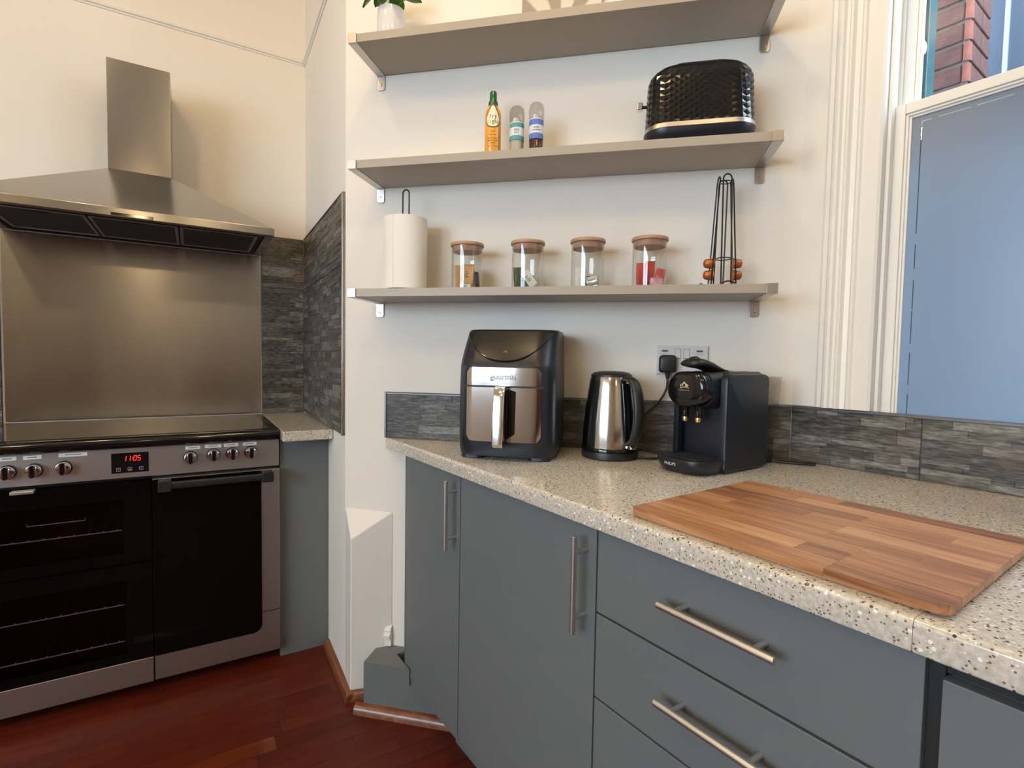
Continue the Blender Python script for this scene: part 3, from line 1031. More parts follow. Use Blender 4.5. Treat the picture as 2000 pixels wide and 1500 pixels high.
# seven-segment red digits 11:05
SEG = {'0': 'abcdef', '1': 'bc', '5': 'afgcd'}
dg = MB()
W7, H7, T7 = 0.0085, 0.0175, 0.0015
def seg(x, z, w, h):
    sk_ = 0.12
    P = [(x + sk_ * z, z), (x + w + sk_ * z, z), (x + w + sk_ * (z + h), z + h), (x + sk_ * (z + h), z + h)]
    dg.prism([(a, b + 0.8145) for a, b in P], -0.6020, -0.6014, ax='y')
for x, c in ((-0.0300, '1'), (-0.0185, '1'), (-0.0020, '0'), (0.0095, '5')):
    for q in SEG[c]:
        seg(*{'a': (x + 0.001, H7 - T7, W7 - 0.002, T7), 'd': (x + 0.001, 0, W7 - 0.002, T7), 'g': (x + 0.001, H7 / 2 - T7 / 2, W7 - 0.002, T7), 'b': (x + W7 - T7, H7 / 2 + 0.0006, T7, H7 / 2 - 0.0012), 'c': (x + W7 - T7, 0.0006, T7, H7 / 2 - 0.0012), 'f': (x, H7 / 2 + 0.0006, T7, H7 / 2 - 0.0012), 'e': (x, 0.0006, T7, H7 / 2 - 0.0012)}[q])
for z in (0.0050, 0.0115):
    seg(-0.0060, z, T7, T7)
dg.build('clock_digits', M['red_led'], dsp, smooth=0)
for k, ch_ in enumerate(('-', '', '+')):
    x = -0.042 + k * 0.031
    fb = MB()
    for q in ((x - 0.0055, x + 0.0055, 0.7820, 0.7828), (x - 0.0055, x + 0.0055, 0.7922, 0.7930), (x - 0.0055, x - 0.0047, 0.7820, 0.7930), (x + 0.0047, x + 0.0055, 0.7820, 0.7930)):
        fb.box(q[0], q[1], -0.6019, -0.6014, q[2], q[3])
    if ch_:
        fb.box(x - 0.002, x + 0.002, -0.6019, -0.6014, 0.7871, 0.7879)
        if ch_ == '+':
            fb.box(x - 0.0004, x + 0.0004, -0.6019, -0.6014, 0.7855, 0.7895)
    else:
        fb.box(x - 0.0004, x + 0.0004, -0.6019, -0.6014, 0.7865, 0.7905); fb.box(x, x + 0.0022, -0.6019, -0.6014, 0.7862, 0.787)
        fb.box(x - 0.004, x + 0.004, -0.6019, -0.6014, 0.7843, 0.785)
    fb.build('touch_button', M['mark_grey'] if False else M['silver_print'], dsp, smooth=0)

YF = -0.620
# left doors: clear dark windows in black glass, steel foot rail
def glass_door(x0, x1, z0, z1, wx0, wx1, wz0, wz1, nm):
    f = MB()
    f.box(x0, wx0, YF, -0.578, z0, z1); f.box(wx1, x1, YF, -0.578, z0, z1)
    f.box(wx0, wx1, YF, -0.578, z0, wz0); f.box(wx0, wx1, YF, -0.578, wz1, z1)
    d = f.build(nm, M['black_glass'], ck, smooth=0)
    MB().box(wx0, wx1, YF + 0.0004, YF + 0.004, wz0, wz1).build('door_glass', M['oven_glass'], d, smooth=0)
    return d


ld = glass_door(-0.449, 0.047, 0.473, 0.748, -0.40, -0.03, 0.51, 0.69, 'grill_door')
MB().box(-0.30, -0.245, -0.650, -0.622, 0.742, 0.752).build('door_handle', M['handle'], ld, bevel=0.002)
lo2 = glass_door(-0.449, 0.047, 0.135, 0.468, -0.40, -0.026, 0.165, 0.415, 'oven_door')
MB().box(-0.449, 0.047, YF - 0.001, -0.578, 0.048, 0.1345).build('kick_rail', M['cooker_steel'], lo2, bevel=0.0015)
for z, x0, x1, y in ((0.584, -0.43, -0.035, -0.606), (0.329, -0.43, -0.032, -0.606), (0.204, -0.43, -0.032, -0.606)):
    rk = MB().tube([(x0, y, z), (x1, y, z)], 0.0019, 8).build('oven_rack', M['rack'], ck)
    rb, nb = MB(), MB()
    x = x0 + 0.012
    while x < x1:
        rb.tube([(x, y + 0.004, z + 0.002), (x, y + 0.44, z + 0.002)], 0.0013, 6)
        nb.tube([(x, y - 0.0022, z + 0.0022), (x, y + 0.004, z + 0.0022)], 0.0023, 8)
        x += 0.037
    rb.tube([(x0, y + 0.44, z), (x1, y + 0.44, z)], 0.0016, 6)
    rb.build('rack_rods', M['hood_under'], rk)  # rods coloured dark to stand in for the oven's inner shade
    nb.build('rod_ends', M['rack'], rk)
MB().tube([(-0.272, -0.606, 0.640), (-0.272, -0.606, 0.632), (-0.13, -0.606, 0.632), (-0.13, -0.606, 0.640)], 0.0017, 8).build('grill_pan_handle', M['rack'], ck)
# right door: black glass with rounded corner in a steel frame
rd = MB().box(0.0505, 0.449, -0.617, -0.578, 0.048, 0.748).build('side_oven_door', M['cooker_steel'], ck, bevel=0.0015)
MB().prism(rrect(0.0510, 0.386, 0.134, 0.7475, (0.002, 0.002, 0.006, 0.03)), -0.6205, -0.6165, ax='y').build('door_glass', M['black_glass'], rd, bevel=0.0008)
MB().box(0.387, 0.4495, -0.6176, -0.6165, 0.2055, 0.2085).build('door_seam', M['black'], rd, smooth=0)
hb = MB().prism(rrect(-0.655, -0.638, 0.716, 0.740, 0.004, 3), 0.068, 0.425, ax='x').build('door_handle', M['black'], rd, bevel=0.001)
for x in (0.068, 0.385):
    MB().box(x, x + 0.038, -0.660, -0.6205, 0.709, 0.748).build('handle_bracket', M['black'], hb, bevel=0.003)

# ---- short worktop and grey filler panel between the range and the chimney corner
ws = MB().prism([(0.0, 0.0), (0.1885, 0.0), (0.1795, -0.672), (0.0, -0.672)], 0.857, 0.8955).build('short_worktop', M['worktop'], None, bevel=0.005, seg=3)
ws.location = FH.w(-0.1985, -0.0, 0) + FH.v * 0.0105
ws.rotation_euler = (0, 0, R(FH.deg))
ws['label'] = 'short speckled beige worktop end between the range and the stone tiled corner'
ws['category'] = 'worktop'
fp = MB().box(0.0, 0.1800, -0.585, -0.565, 0.0, 0.8565).build('filler_panel', M['cabinet'], None, bevel=0.001)
fp.location = FH.w(-0.1965, 0, 0)
fp.rotation_euler = (0, 0, R(FH.deg))
fp['label'] = 'narrow dark grey filler panel on the floor right of the range cooker'
fp['category'] = 'panel'

# ================================================================== BASE CABINETS AND WORKTOP (local x = -Y, y = X - 0.703)
XD = 0.703


def wallY(x, gap=0.012):
    return ARR[1] - (x - ARR[0]) * cos(R(TH)) / sin(R(TH)) - gap / sin(R(TH))


def wallX(y, gap=0.012):
    return ARR[0] + (ARR[1] - gap / sin(R(TH)) - y) * sin(R(TH)) / cos(R(TH))


def cab(name, label, yc):
    o = thing(name, label, 'cabinet', G0, XD, 0, 0)
    o.location = (XD, yc, 0)
    o.rotation_euler = (0, 0, R(-90))
    return o


def bar_handle(parent, x, z, vertical, ln=0.190):
    h = MB()
    e = ln / 2
    if vertical:
        h.tube([(x, -0.034, z - e), (x, -0.034, z + e)], 0.006, 16)
    else:
        h.tube([(x - e, -0.034, z), (x + e, -0.034, z)], 0.006, 16)
    o = h.build('handle', M['handle'], parent, bevel=0.0006)
    for s in (-1, 1):
        k = s * (e - 0.031)
        a = (x, -0.034, z + k) if vertical else (x + k, -0.034, z)
        c = (x, 0.001, z + k) if vertical else (x + k, 0.001, z)
        MB().tube([a, c], 0.0048, 12).build('handle_post', M['handle'], o)
    return o


def carcass(parent, yc, y0, y1, z0=0.115, z1=0.8605, depth=0.56):
    """front at X = XD + 0.019, cut back where the shelf wall crosses it"""
    xf, xb = XD + 0.0195, XD + depth
    pts = [(xf, y0), (xb, y0) if wallX(y0) > xb else (wallX(y0), y0)]
    if wallX(y0) > xb and wallX(y1) < xb:
        pts.append((xb, wallY(xb)))
    pts.append((min(xb, wallX(y1)), y1))
    pts.append((xf, y1))
    return MB().prism([(-(y - yc), x - XD) for x, y in pts], z0, z1).build('carcass', M['cabinet'], parent, smooth=0)


yc = 1.42
ca = cab('base_cabinet', 'narrow grey base cabinet at the left end of the worktop, beside the plaster foot', yc)
carcass(ca, yc, 1.2165, 1.618)
fpn = MB().prism([(-(1.624 - yc), 0.030), (-(1.571 - yc), 0.0), (-(1.571 - yc), 0.019), (-(1.620 - yc), 0.034)], 0.118, 0.8600).build('end_post', M['cabinet'], ca, smooth=0)
dr = MB().box(-(1.5695 - yc), -(1.2185 - yc), 0.0, 0.0185, 0.131, 0.8560).build('door', M['cabinet'], ca, bevel=0.0012)
bar_handle(dr, -(1.2365 - yc), 0.751, True)
MB().box(-(1.6 - yc), -(1.2165 - yc), 0.002, 0.019, 0.1155, 0.129).build('bottom_rail', M['cabinet'], ca, smooth=0)

yc = 0.956
cb_ = cab('base_cabinet', 'wide grey base cabinet with one door between the narrow cabinet and the drawers', yc)
carcass(cb_, yc, 0.6965, 1.2145)
dr = MB().box(-(1.2140 - yc), -(0.6990 - yc), 0.0, 0.0185, 0.131, 0.8560).build('door', M['cabinet'], cb_, bevel=0.0012)
bar_handle(dr, -(0.7245 - yc), 0.748, True)
MB().box(-(1.2145 - yc), -(0.6965 - yc), 0.002, 0.019, 0.1155, 0.129).build('bottom_rail', M['cabinet'], cb_, smooth=0)

yc = 0.441
cd = cab('drawer_cabinet', 'grey drawer cabinet with horizontal steel bar handles under the wooden board', yc)
carcass(cd, yc, 0.189, 0.6945)
for z0, z1, hz in ((0.7005, 0.8560, 0.790), (0.5345, 0.6960, 0.629), (0.3620, 0.5300, 0.46), (0.131, 0.3575, 0.28)):
    d = MB().box(-(0.6950 - yc), -(0.1890 - yc), 0.0, 0.0185, z0, z1).build('drawer', M['cabinet'], cd, bevel=0.0012)
    bar_handle(d, -(0.432 - yc), hz, False)

yc = -0.125
ce = cab('base_cabinet', 'grey base cabinet at the right end, past the black vertical gap by the drawers', yc)
carcass(ce, yc, -0.425, 0.170, z1=0.842)
MB().box(-(0.1735 - yc), -(-0.425 - yc), 0.0, 0.0185, 0.131, 0.8400).build('door', M['cabinet'], ce, bevel=0.0012)
gp = MB().box(-(0.1885 - yc), -(0.1740 - yc), 0.012, 0.30, 0.0, 0.8605).build('gap_filler', M['cab_dark'], ce, smooth=0)
MB().box(-(0.1735 - yc), -(-0.425 - yc), 0.014, 0.30, 0.8425, 0.8605).build('shadow_rail', M['cab_dark'], ce, smooth=0)
pl_ = MB().box(0.775, 0.793, 0.19, 1.35, 0.0, 0.1145).build('kickboard', M['cabinet'], None, smooth=0)
pl_['label'] = 'recessed grey kickboard under the row of base cabinets'
pl_['category'] = 'kickboard'

g = 0.002
y_ = lambda x: wallY(x, g)
TP = [(XW - g, 0.862), (XW - g, 0.900)] + [(XC + 0.007 - 0.007 * sin(R(t)), 0.893 + 0.007 * cos(R(t))) for t in range(0, 91, 15)] + [(XC + 0.003 - 0.003 * cos(R(t)), 0.865 - 0.003 * sin(R(t))) for t in range(0, 91, 30)]
wt = MB().loft([[(x, 0.1983, z) for x, z in TP], [(x, y_(x), z) for x, z in TP]]).build('worktop', M['worktop'], None, smooth=40)
wt['label'] = 'long speckled beige worktop under the shelves, carrying the kettle and air fryer'
wt['category'] = 'worktop'
wt2 = MB().loft([[(x, -1.30, z) for x, z in TP], [(x, 0.1977, z) for x, z in TP]]).build('worktop', M['worktop'], None, smooth=40)
wt2['label'] = 'second speckled worktop length, right of the joint by the board corner'
wt2['category'] = 'worktop'

# ---- butcher's block board: staves glued up, hooked front lip
bd = thing('chopping_board', 'large butcher block wooden board lying across the worktop joint', 'chopping board', FN, 0.3600, 0.6400, 0.9)
NR = 9
y0, y1 = -0.196, 0.196
x0, x1 = -0.227, 0.229
sw_ = (y1 - y0) / NR
rr = random.Random(3)
for k in range(NR):
    ya, yb = y0 + k * sw_ + 0.00015, y0 + (k + 1) * sw_ - 0.00015
    xs_ = [x0] + sorted(rr.sample([-0.15, -0.09, -0.03, 0.04, 0.10, 0.16], rr.choice((1, 2, 2)))) + [x1]
    for xa, xb in zip(xs_, xs_[1:]):
        bx = MB()
        hw2, hl = (yb - ya) / 2, (xb - xa) / 2 - 0.00015
        # corners of the board are rounded, so end staves get a clipped outline
        out = [(-hw2, -hl), (hw2, -hl), (hw2, hl), (-hw2, hl)]
        rc = 0.014
        if k in (0, NR - 1) and (xa == x0 or xb == x1):
            front = k == 0
            sy = 1 if front else -1          # local x here = depth direction of the board
            pts = []
            for cx, cy in out:
                at_edge_x = (cx > 0) == front
                at_end = (cy < 0 and xa == x0) or (cy > 0 and xb == x1)
                if at_edge_x and at_end:
                    qx, qy = (1 if cx > 0 else -1), (1 if cy > 0 else -1)
                    arc = [(cx - qx * rc + qx * rc * cos(R(a)), cy - qy * rc + qy * rc * sin(R(a))) for a in range(0, 91, 15)]
                    if qx * qy < 0:
                        arc = arc[::-1]
                    pts += arc
                else:
                    pts.append((cx, cy))
            out = pts
        bx.prism(out, 0.005, 0.0165 + rr.uniform(-0.0001, 0.0001))
        s_ = bx.build('stave', M['board_wood'], bd, smooth=0)
        s_.location = ((xa + xb) / 2, (ya + yb) / 2, 0)
        s_.rotation_euler = (0, 0, R(-90))
lip = MB().box(-0.014, 0.014, -0.205, 0.205, 0.0, 0.0049).build('front_lip', M['board_wood'], bd, bevel=0.001)
lip.location = (-0.004, y0 + 0.020, 0)
lip.rotation_euler = (0, 0, R(-90))
lip = MB().box(-0.014, 0.014, -0.205, 0.205, 0.0, 0.0049).build('rear_foot', M['board_wood'], bd, bevel=0.001)
lip.location = (-0.004, y1 - 0.020, 0)
lip.rotation_euler = (0, 0, R(-90))
# ================================================================== SHELVES
def shelf(z, label, upper_ear):
    o = thing('wall_shelf', label, 'shelf', FW, 0.726, 0.0, z, group='shelves on the chimney wall')
    MB().box(-0.582, 0.582, -0.1915, -0.004, -0.0245, 0.0).build('board', M['shelf'], o, bevel=0.001)
    for s in (-1, 1):
        xa, xb = (-0.608, -0.5805) if s < 0 else (0.5805, 0.608)
        k = MB()
        k.box(xa, xb, -0.195, -0.1875, -0.0262, 0.0008)                      # front cap
        k.box(xa, xb, -0.1875, -0.003, -0.0262, -0.0246)                     # under plate
        k.box(xa if s < 0 else xb - 0.002, xa + 0.002 if s < 0 else xb, -0.1875, -0.003, -0.0246, 0.0008)
        br = k.build('bracket', M['nickel'], o, bevel=0.0012)
        MB().prism([(xa, -0.0265)] + [(a, b) for a, b in rrect(xa, xb, -0.072, -0.0265, (0.0, 0.0, 0.007, 0.007), 5) if b < -0.0266][0:] + [(xb, -0.0265)], -0.0045, -0.0005, ax='y').build('wall_foot', M['nickel'], br, bevel=0.0008)
        sc_ = MB().lathe([(0.0001, -0.0075), (0.0035, -0.0068), (0.0045, -0.0045)], (xa + xb) / 2, -0.055, 14, axis='y')
        sc_.build('screw', M['chrome'], br)
        if upper_ear:
            MB().prism(rrect(xa, xb, 0.0, 0.026, (0.007, 0.007, 0, 0), 5), -0.0035, -0.0005, ax='y').build('wall_ear', M['nickel'], br, bevel=0.0008)
            MB().lathe([(0.0001, -0.0062), (0.0035, -0.0055), (0.0045, -0.0035)], (xa + xb) / 2, 0.014, 14, axis='y').build('screw', M['chrome'], br)
    return o


Z1, Z2, Z3 = 2.139, 1.769, 1.384
shelf(Z1, 'topmost taupe shelf on steel brackets, holding the potted plant and canvas', False)
shelf(Z2, 'middle taupe shelf on steel brackets, holding the toaster and seasoning bottles', False)
shelf(Z3, 'lowest taupe shelf on steel brackets, holding glass jars and kitchen roll', True)

# ---- top shelf: plant and canvas
pp = thing('potted_plant', 'small plant with heart-shaped green leaves in a white glazed pot', 'plant', FW, 0.212, 0.098, Z1 + 0.0003)
MB().lathe([(0.0, 0.001), (0.033, 0.0), (0.036, 0.004), (0.0425, 0.05), (0.0435, 0.09), (0.0420, 0.112), (0.0405, 0.1125), (0.0400, 0.108), (0.0405, 0.09), (0.038, 0.084), (0.0, 0.084)], 0, 0, 36).build('pot', M['pot'], pp)
MB().lathe([(0.0, 0.094), (0.0402, 0.093), (0.0402, 0.085), (0.0, 0.085)], 0, 0, 24).build('soil', M['soil'], pp)


def leaf_mb(L_, W_):
    """heart-shaped leaf, stalk at the origin, tip along +x, upper face +z"""
    b = MB()
    n = 12
    top, bot = [], []
    rows = []
    for i in range(n + 1):
        t = i / n
        x = L_ * (t - 0.16 * (1 - t) ** 3)
        w = W_ * 0.5 * (sin(pi * min(1, t * 0.94 + 0.06)) ** 0.62) * (1.25 - 0.55 * t)
        r_ = []
        for j in range(-3, 4):
            f = j / 3
            back = -0.20 * L_ * (1 - t) ** 4 * (1 - (1 - abs(f)) ** 2)
            r_.append((x + back, f * w, 0.10 * W_ * (abs(f) ** 1.5) - 0.12 * L_ * t * t))
        rows.append(r_)
    for lev, sgn in ((0.0, 1), (-0.0008, -1)):
        ids = [[b.pt((x, y, z + lev)) for x, y, z in r_] for r_ in rows]
        for i in range(n):
            for j in range(6):
                b.face([ids[i][j], ids[i + 1][j], ids[i + 1][j + 1], ids[i][j + 1]][::sgn])
    return b


LV = [  # base direction (deg, 0 = +x), stalk end (x, y, z), size, pitch
    (-100, (-0.004, -0.020, 0.150), 0.062, 35), (-38, (0.030, -0.030, 0.132), 0.050, 30), (-150, (-0.055, -0.010, 0.165), 0.055, 50),
    (15, (0.040, 0.010, 0.160), 0.055, 10), (100, (0.0, 0.030, 0.170), 0.055, 20), (-70, (0.006, -0.015, 0.185), 0.055, 15), (160, (-0.03, 0.015, 0.18), 0.05, 25), (-20, (0.028, -0.012, 0.175), 0.045, 20)]
for dg, e, s_, pt_ in LV:
    st = MB().tube([(e[0] * 0.15, e[1] * 0.15, 0.090), (e[0] * 0.5, e[1] * 0.5, 0.5 * (0.095 + e[2])), e], 0.0013, 6).build('stalk', M['leaf'], pp)
    lf = leaf_mb(s_, s_ * 0.86).build('leaf', M['leaf'], pp)
    lf.location = e
    lf.rotation_euler = (0, R(pt_), R(dg))

cv = thing('canvas_picture', 'small canvas printed with pale petals, leaning at the back of the top shelf', 'picture', FW, 0.735, 0.006, Z1 + 0.0005)
c_ = MB().box(-0.122, 0.122, -0.0185, -0.0005, 0.0, 0.244).build('stretcher', M['canvas_edge'], cv, bevel=0.001)
MB().box(-0.1215, 0.1215, -0.0192, -0.0186, 0.0005, 0.2435).build('print', M['canvas'], cv, smooth=0)
cv.rotation_euler.x = R(-1.0)
cv.location = FW.w(0.735, 0.008, Z1 + 0.0006)

# ---- middle shelf: cooking spray, two grinders, toaster
sb = thing('spray_bottle', 'amber cooking oil spray bottle with a green nozzle cap on the middle shelf', 'bottle', FW, 0.546, 0.10, Z2 + 0.0003)
MB().lathe([(0.0, 0.0), (0.0225, 0.0), (0.0243, 0.004), (0.0243, 0.136), (0.0235, 0.146), (0.020, 0.155), (0.0150, 0.160), (0.0150, 0.164), (0.0, 0.164)], 0, 0, 40).build('bottle', M['spray'], sb)
MB().lathe([(0.0145, 0.161), (0.0145, 0.176), (0.0110, 0.182), (0.0105, 0.204), (0.0085, 0.2085), (0.0, 0.2095)], 0, 0, 28).build('cap', M['green_cap'], sb)
MB().box(-0.003, 0.003, -0.0118, -0.008, 0.188, 0.197).build('nozzle', M['green_cap'], sb, bevel=0.0008)
SB_YAW = R(14)      # label turned towards the room


def wrap(fn_poly, r, dr, m, parent, name, yaw=0.0, seg=1):
    """flat outline (s, z) bent round a cylinder of radius r"""
    b = MB()
    P = fn_poly
    n = len(P)
    cx = sum(p[0] for p in P) / n
    cz = sum(p[1] for p in P) / n
    fr_ = [b.pt(((r + dr) * sin(s / r + yaw), -(r + dr) * cos(s / r + yaw), z)) for s, z in P]
    inn = []
    for k in (0.66, 0.33):
        inn.append([b.pt(((r + dr) * sin((cx + (s - cx) * k) / r + yaw), -(r + dr) * cos((cx + (s - cx) * k) / r + yaw), cz + (z - cz) * k)) for s, z in P])
    c = b.pt(((r + dr) * sin(cx / r + yaw), -(r + dr) * cos(cx / r + yaw), cz))
    rings_ = [fr_] + inn
    for a, q in zip(rings_, rings_[1:]):
        for i in range(n):
            b.face([a[i], a[(i + 1) % n], q[(i + 1) % n], q[i]])
    for i in range(n):
        b.face([rings_[-1][i], rings_[-1][(i + 1) % n], c])
    return b.build(name, m, parent, smooth=60)


def drop(k, zc):
    pts = []
    for i in range(40):
        a = 2 * pi * i / 40
        s = 0.0205 * k * sin(a)
        z = -0.0205 * k * cos(a)
        up_ = max(0, -cos(a))
        s *= (1 - 0.42 * up_ ** 1.5) if up_ < 0.98 else 0.15
        z += 0.018 * k * up_ ** 2.2
        pts.append((s, zc + z))
    return pts


drp = wrap(drop(1.22, 0.119), 0.0243, 0.0004, M['brown_print'], sb, 'drop_border', SB_YAW)
wrap(drop(1.05, 0.119), 0.0243, 0.0007, M['cream'], drp, 'drop_label', SB_YAW)


def wrap_text(body, size, m, parent, r, dr, z, yaw, name='lettering', sx=1.0):
    """lettering bent round a cylinder: one letter at a time, each turned to the surface"""
    n = len(body)
    w_ = size * 0.58 * sx
    for i, ch in enumerate(body):
        if ch == ' ':
            continue
        a = (i - (n - 1) / 2) * w_ / r + yaw
        text(ch, size, m, parent, ((r + dr) * sin(a), -(r + dr) * cos(a), z), (pi / 2, 0, a), 0.0002, name, sx)


wrap_text('fry', 0.0165, M['dark_green_print'], sb, 0.0243, 0.0010, 0.1270, SB_YAW, sx=0.82)
wrap_text('light', 0.0165, M['dark_green_print'], sb, 0.0243, 0.0010, 0.1120, SB_YAW, sx=0.80)
for z, w_ in ((0.084, 0.012), (0.074, 0.018), (0.064, 0.028), (0.057, 0.030), (0.050, 0.014), (0.041, 0.030)):
    pr = []
    wrap([(-w_ / 2, z - 0.0011), (w_ / 2, z - 0.0011), (w_ / 2, z + 0.0011), (-w_ / 2, z + 0.0011)], 0.0243, 0.0004, M['brown_print'], sb, 'print', SB_YAW)


def grinder(name, label, u, lab, fill_m, fill_h, hgt, lines):
    o = thing(name, label, 'grinder', FW, u, 0.10, Z2 + 0.0003, group='clear plastic grinders on the middle shelf')
    k = hgt - 0.156
    r = 0.0212
    MB().lathe([(0.0, 0.0), (r, 0.0), (r, 0.104 + k), (0.0195, 0.108 + k)], 0, 0, 36, cap1=False).build('bottle', M['grinder'], o)
    MB().lathe([(0.0197, 0.107 + k), (0.0222, 0.112 + k), (0.0228, 0.138 + k), (0.0205, 0.150 + k), (0.0150, 0.156 + k), (0.0, 0.156 + k)], 0, 0, 36).build('grinder_cap', M['grinder'], o)
    MB().lathe([(0.0, 0.1075 + k), (0.0150, 0.1075 + k), (0.0135, 0.118 + k), (0.0085, 0.124 + k), (0.0, 0.124 + k)], 0, 0, 24).build('grinding_core', M['white_sachet'], o)
    MB().lathe([(0.0, 0.0015), (r - 0.0016, 0.0015), (r - 0.0016, fill_h), (0.0, fill_h + 0.001)], 0, 0, 28).build('contents', fill_m, o)
    a0, a1 = 0.056, 0.108 + k
    pale = 0.0235
    mid = (a0 + a1) / 2 - 0.002
    lb = MB().lathe([(r + 0.0003, a0), (r + 0.0003, a1)], 0, 0, 36, cap0=False, cap1=False).build('label_sleeve', lab, o)
    MB().lathe([(r + 0.0005, mid - pale / 2), (r + 0.0005, mid + pale / 2)], 0, 0, 36, cap0=False, cap1=False).build('label_band', M['white_label'], lb)
    MB().lathe([(r + 0.0005, a1 - 0.003), (r + 0.0005, a1)], 0, 0, 36, cap0=False, cap1=False).build('label_edge', M['white_label'], lb)
    for i, (t, s_) in enumerate(lines):
        wrap_text(t, s_, M['mark_grey'], o, r, 0.0008, mid + (0.5 - i) * 0.0075 * (1 if len(lines) > 1 else 0), R(10), sx=0.85)
    return o


grinder('salt_grinder', 'clear grinder of white salt with a teal label, beside the amber spray', 0.620, M['teal_label'], M['salt'], 0.072, 0.156, (('ROCK', 0.0072), ('SALT', 0.0072)))
grinder('pepper_grinder', 'clear grinder of mixed peppercorns with a blue label', 0.679, M['blue_label'], M['pepper'], 0.078, 0.162, (('MIXED', 0.0062), ('PEPPERCORNS', 0.0046)))

# toaster: diamond-embossed shell lofted round a rounded rectangle
ts = thing('toaster', 'glossy black toaster with diamond embossed sides and a silver band', 'toaster', FW, 1.134, 0.097, Z2 + 0.0003)
TWD, TDP, THT = 0.139, 0.083, 0.212


def tring(z, hx, hy, rc, n=8):
    return [(x, y, z) for x, y in rrect(-hx, hx, -hy, hy, rc, n)]


MB().loft([tring(0.004, TWD - 0.012, TDP - 0.012, 0.05), tring(0.010, TWD - 0.004, TDP - 0.005, 0.055), tring(0.022, TWD + 0.004, TDP + 0.001, 0.058), tring(0.034, TWD + 0.006, TDP + 0.003, 0.060)]).build('base', M['navy_sheen_black'], ts, smooth=50)
MB().loft([tring(0.034, TWD + 0.0065, TDP + 0.0035, 0.060), tring(0.046, TWD + 0.0045, TDP + 0.002, 0.060)], False, False).loft([tring(0.046, TWD + 0.0045, TDP + 0.002, 0.060), tring(0.0465, TWD - 0.004, TDP - 0.004, 0.058)], False, False).build('chrome_band', M['nickel'], ts, smooth=40)
for sx in (-1, 1):
    for sy in (-1, 1):
        MB().lathe([(0.010, 0), (0.011, 0.002), (0.011, 0.006)], sx * 0.09, sy * 0.045, 14).build('foot', M['black'], ts)


def even(z, hx, hy, rc, n):
    """n points at equal spacing round a rounded rectangle, with outward normals"""
    fine = rrect(-hx, hx, -hy, hy, rc, 16)
    fine.append(fine[0])
    d = [0]
    for a, c in zip(fine, fine[1:]):
        d.append(d[-1] + math.hypot(c[0] - a[0], c[1] - a[1]))
    out = []
    k = 0
    for i in range(n):
        t = d[-1] * i / n
        while d[k + 1] < t:
            k += 1
        f = (t - d[k]) / max(1e-9, d[k + 1] - d[k])
        a, c = fine[k], fine[k + 1]
        tx, ty = c[0] - a[0], c[1] - a[1]
        l_ = math.hypot(tx, ty) or 1
        out.append((a[0] + f * tx, a[1] + f * ty, ty / l_, -tx / l_))
    return out


def tsec(z):
    """half sizes of the toaster shell at height z: slight flare below, big shoulder radius above"""
    t = (z - 0.046) / (THT - 0.046)
    hx = TWD + 0.003 - 0.006 * t
    hy = TDP - 0.002 - 0.008 * t
    q = max(0, (z - (THT - 0.046)) / 0.046)
    sh = 1 - math.sqrt(max(0, 1 - q * q))
    return hx - 0.046 * sh, hy - 0.020 * sh


nC, nR_ = 60, 20
tb = MB()
ids = []
for j in range(nR_ + 1):
    z = 0.046 + (THT - 0.0465 - 0.0003) * j / nR_
    hx, hy = tsec(z)
    rw = []
    for i, (x, y, nx, ny) in enumerate(even(z, hx, hy, min(0.056, hy - 0.002), nC)):
        amp = 0.0007 if 0 < j < nR_ - 3 else 0
        dsp_ = amp if (i + j) % 2 == 0 else -amp
        rw.append(tb.pt((x + nx * dsp_, y + ny * dsp_, z)))
    ids.append(rw)
for j in range(nR_):
    for i in range(nC):
        a, b_, c, d = ids[j][i], ids[j][(i + 1) % nC], ids[j + 1][(i + 1) % nC], ids[j + 1][i]
        if (i + j) % 2 == 0:           # low-low diagonal
            tb.face([a, b_, d]); tb.face([b_, c, d])
        else:
            tb.face([a, b_, c]); tb.face([a, c, d])
tb.face(ids[-1])
tb.build('shell', M['toaster'], ts, smooth=0)
for sy in (-0.022, 0.022):
    MB().prism(rrect(-0.085, 0.085, sy - 0.010, sy + 0.010, 0.009, 4), THT - 0.0006, THT + 0.0004).build('bread_slot', M['cab_dark'], ts, smooth=0)
lv = MB().box(-0.166, -0.150, -0.012, 0.012, 0.118, 0.138).build('lever_knob', M['chrome'], ts, bevel=0.003)
MB().tube([(-0.152, 0, 0.128), (-0.134, 0, 0.128)], 0.0045, 10).build('lever_arm', M['black'], lv)

# ---- lowest shelf
ph = thing('paper_towel_holder', 'black wire kitchen roll holder with a loop top, inside the paper roll', 'holder', FW, 0.266, 0.098, Z3 + 0.0003)
MB().lathe([(0.0, 0.0), (0.064, 0.0), (0.065, 0.002), (0.064, 0.005), (0.0, 0.005)], 0, 0, 40).build('base', M['wire'], ph)
lp = [(-0.0105, 0, 0.005)] + [(-0.0105, 0, z) for z in (0.1, 0.2, 0.30)] + [(-0.0105 * cos(R(a)), 0, 0.309 + 0.0105 * sin(R(a))) for a in range(0, 181, 15)] + [(0.0105, 0, z) for z in (0.30, 0.2, 0.1)] + [(0.0105, 0, 0.005)]
MB().tube(lp, 0.0022, 8).build('loop', M['wire'], ph)
pr_ = thing('paper_towel_roll', 'white kitchen paper roll standing at the left end of the lowest shelf', 'kitchen roll', FW, 0.266, 0.098, Z3 + 0.0056)
NP = 64
outer, inner = [], []
for k in range(NP + 1):
    a = 2 * pi * k / NP
    r_ = 0.0665 + 0.0016 * k / NP
    outer.append((r_ * cos(a - 1.75), r_ * sin(a - 1.75)))
    inner.append((0.019 * cos(a - 1.75), 0.019 * sin(a - 1.75)))
rb = MB()
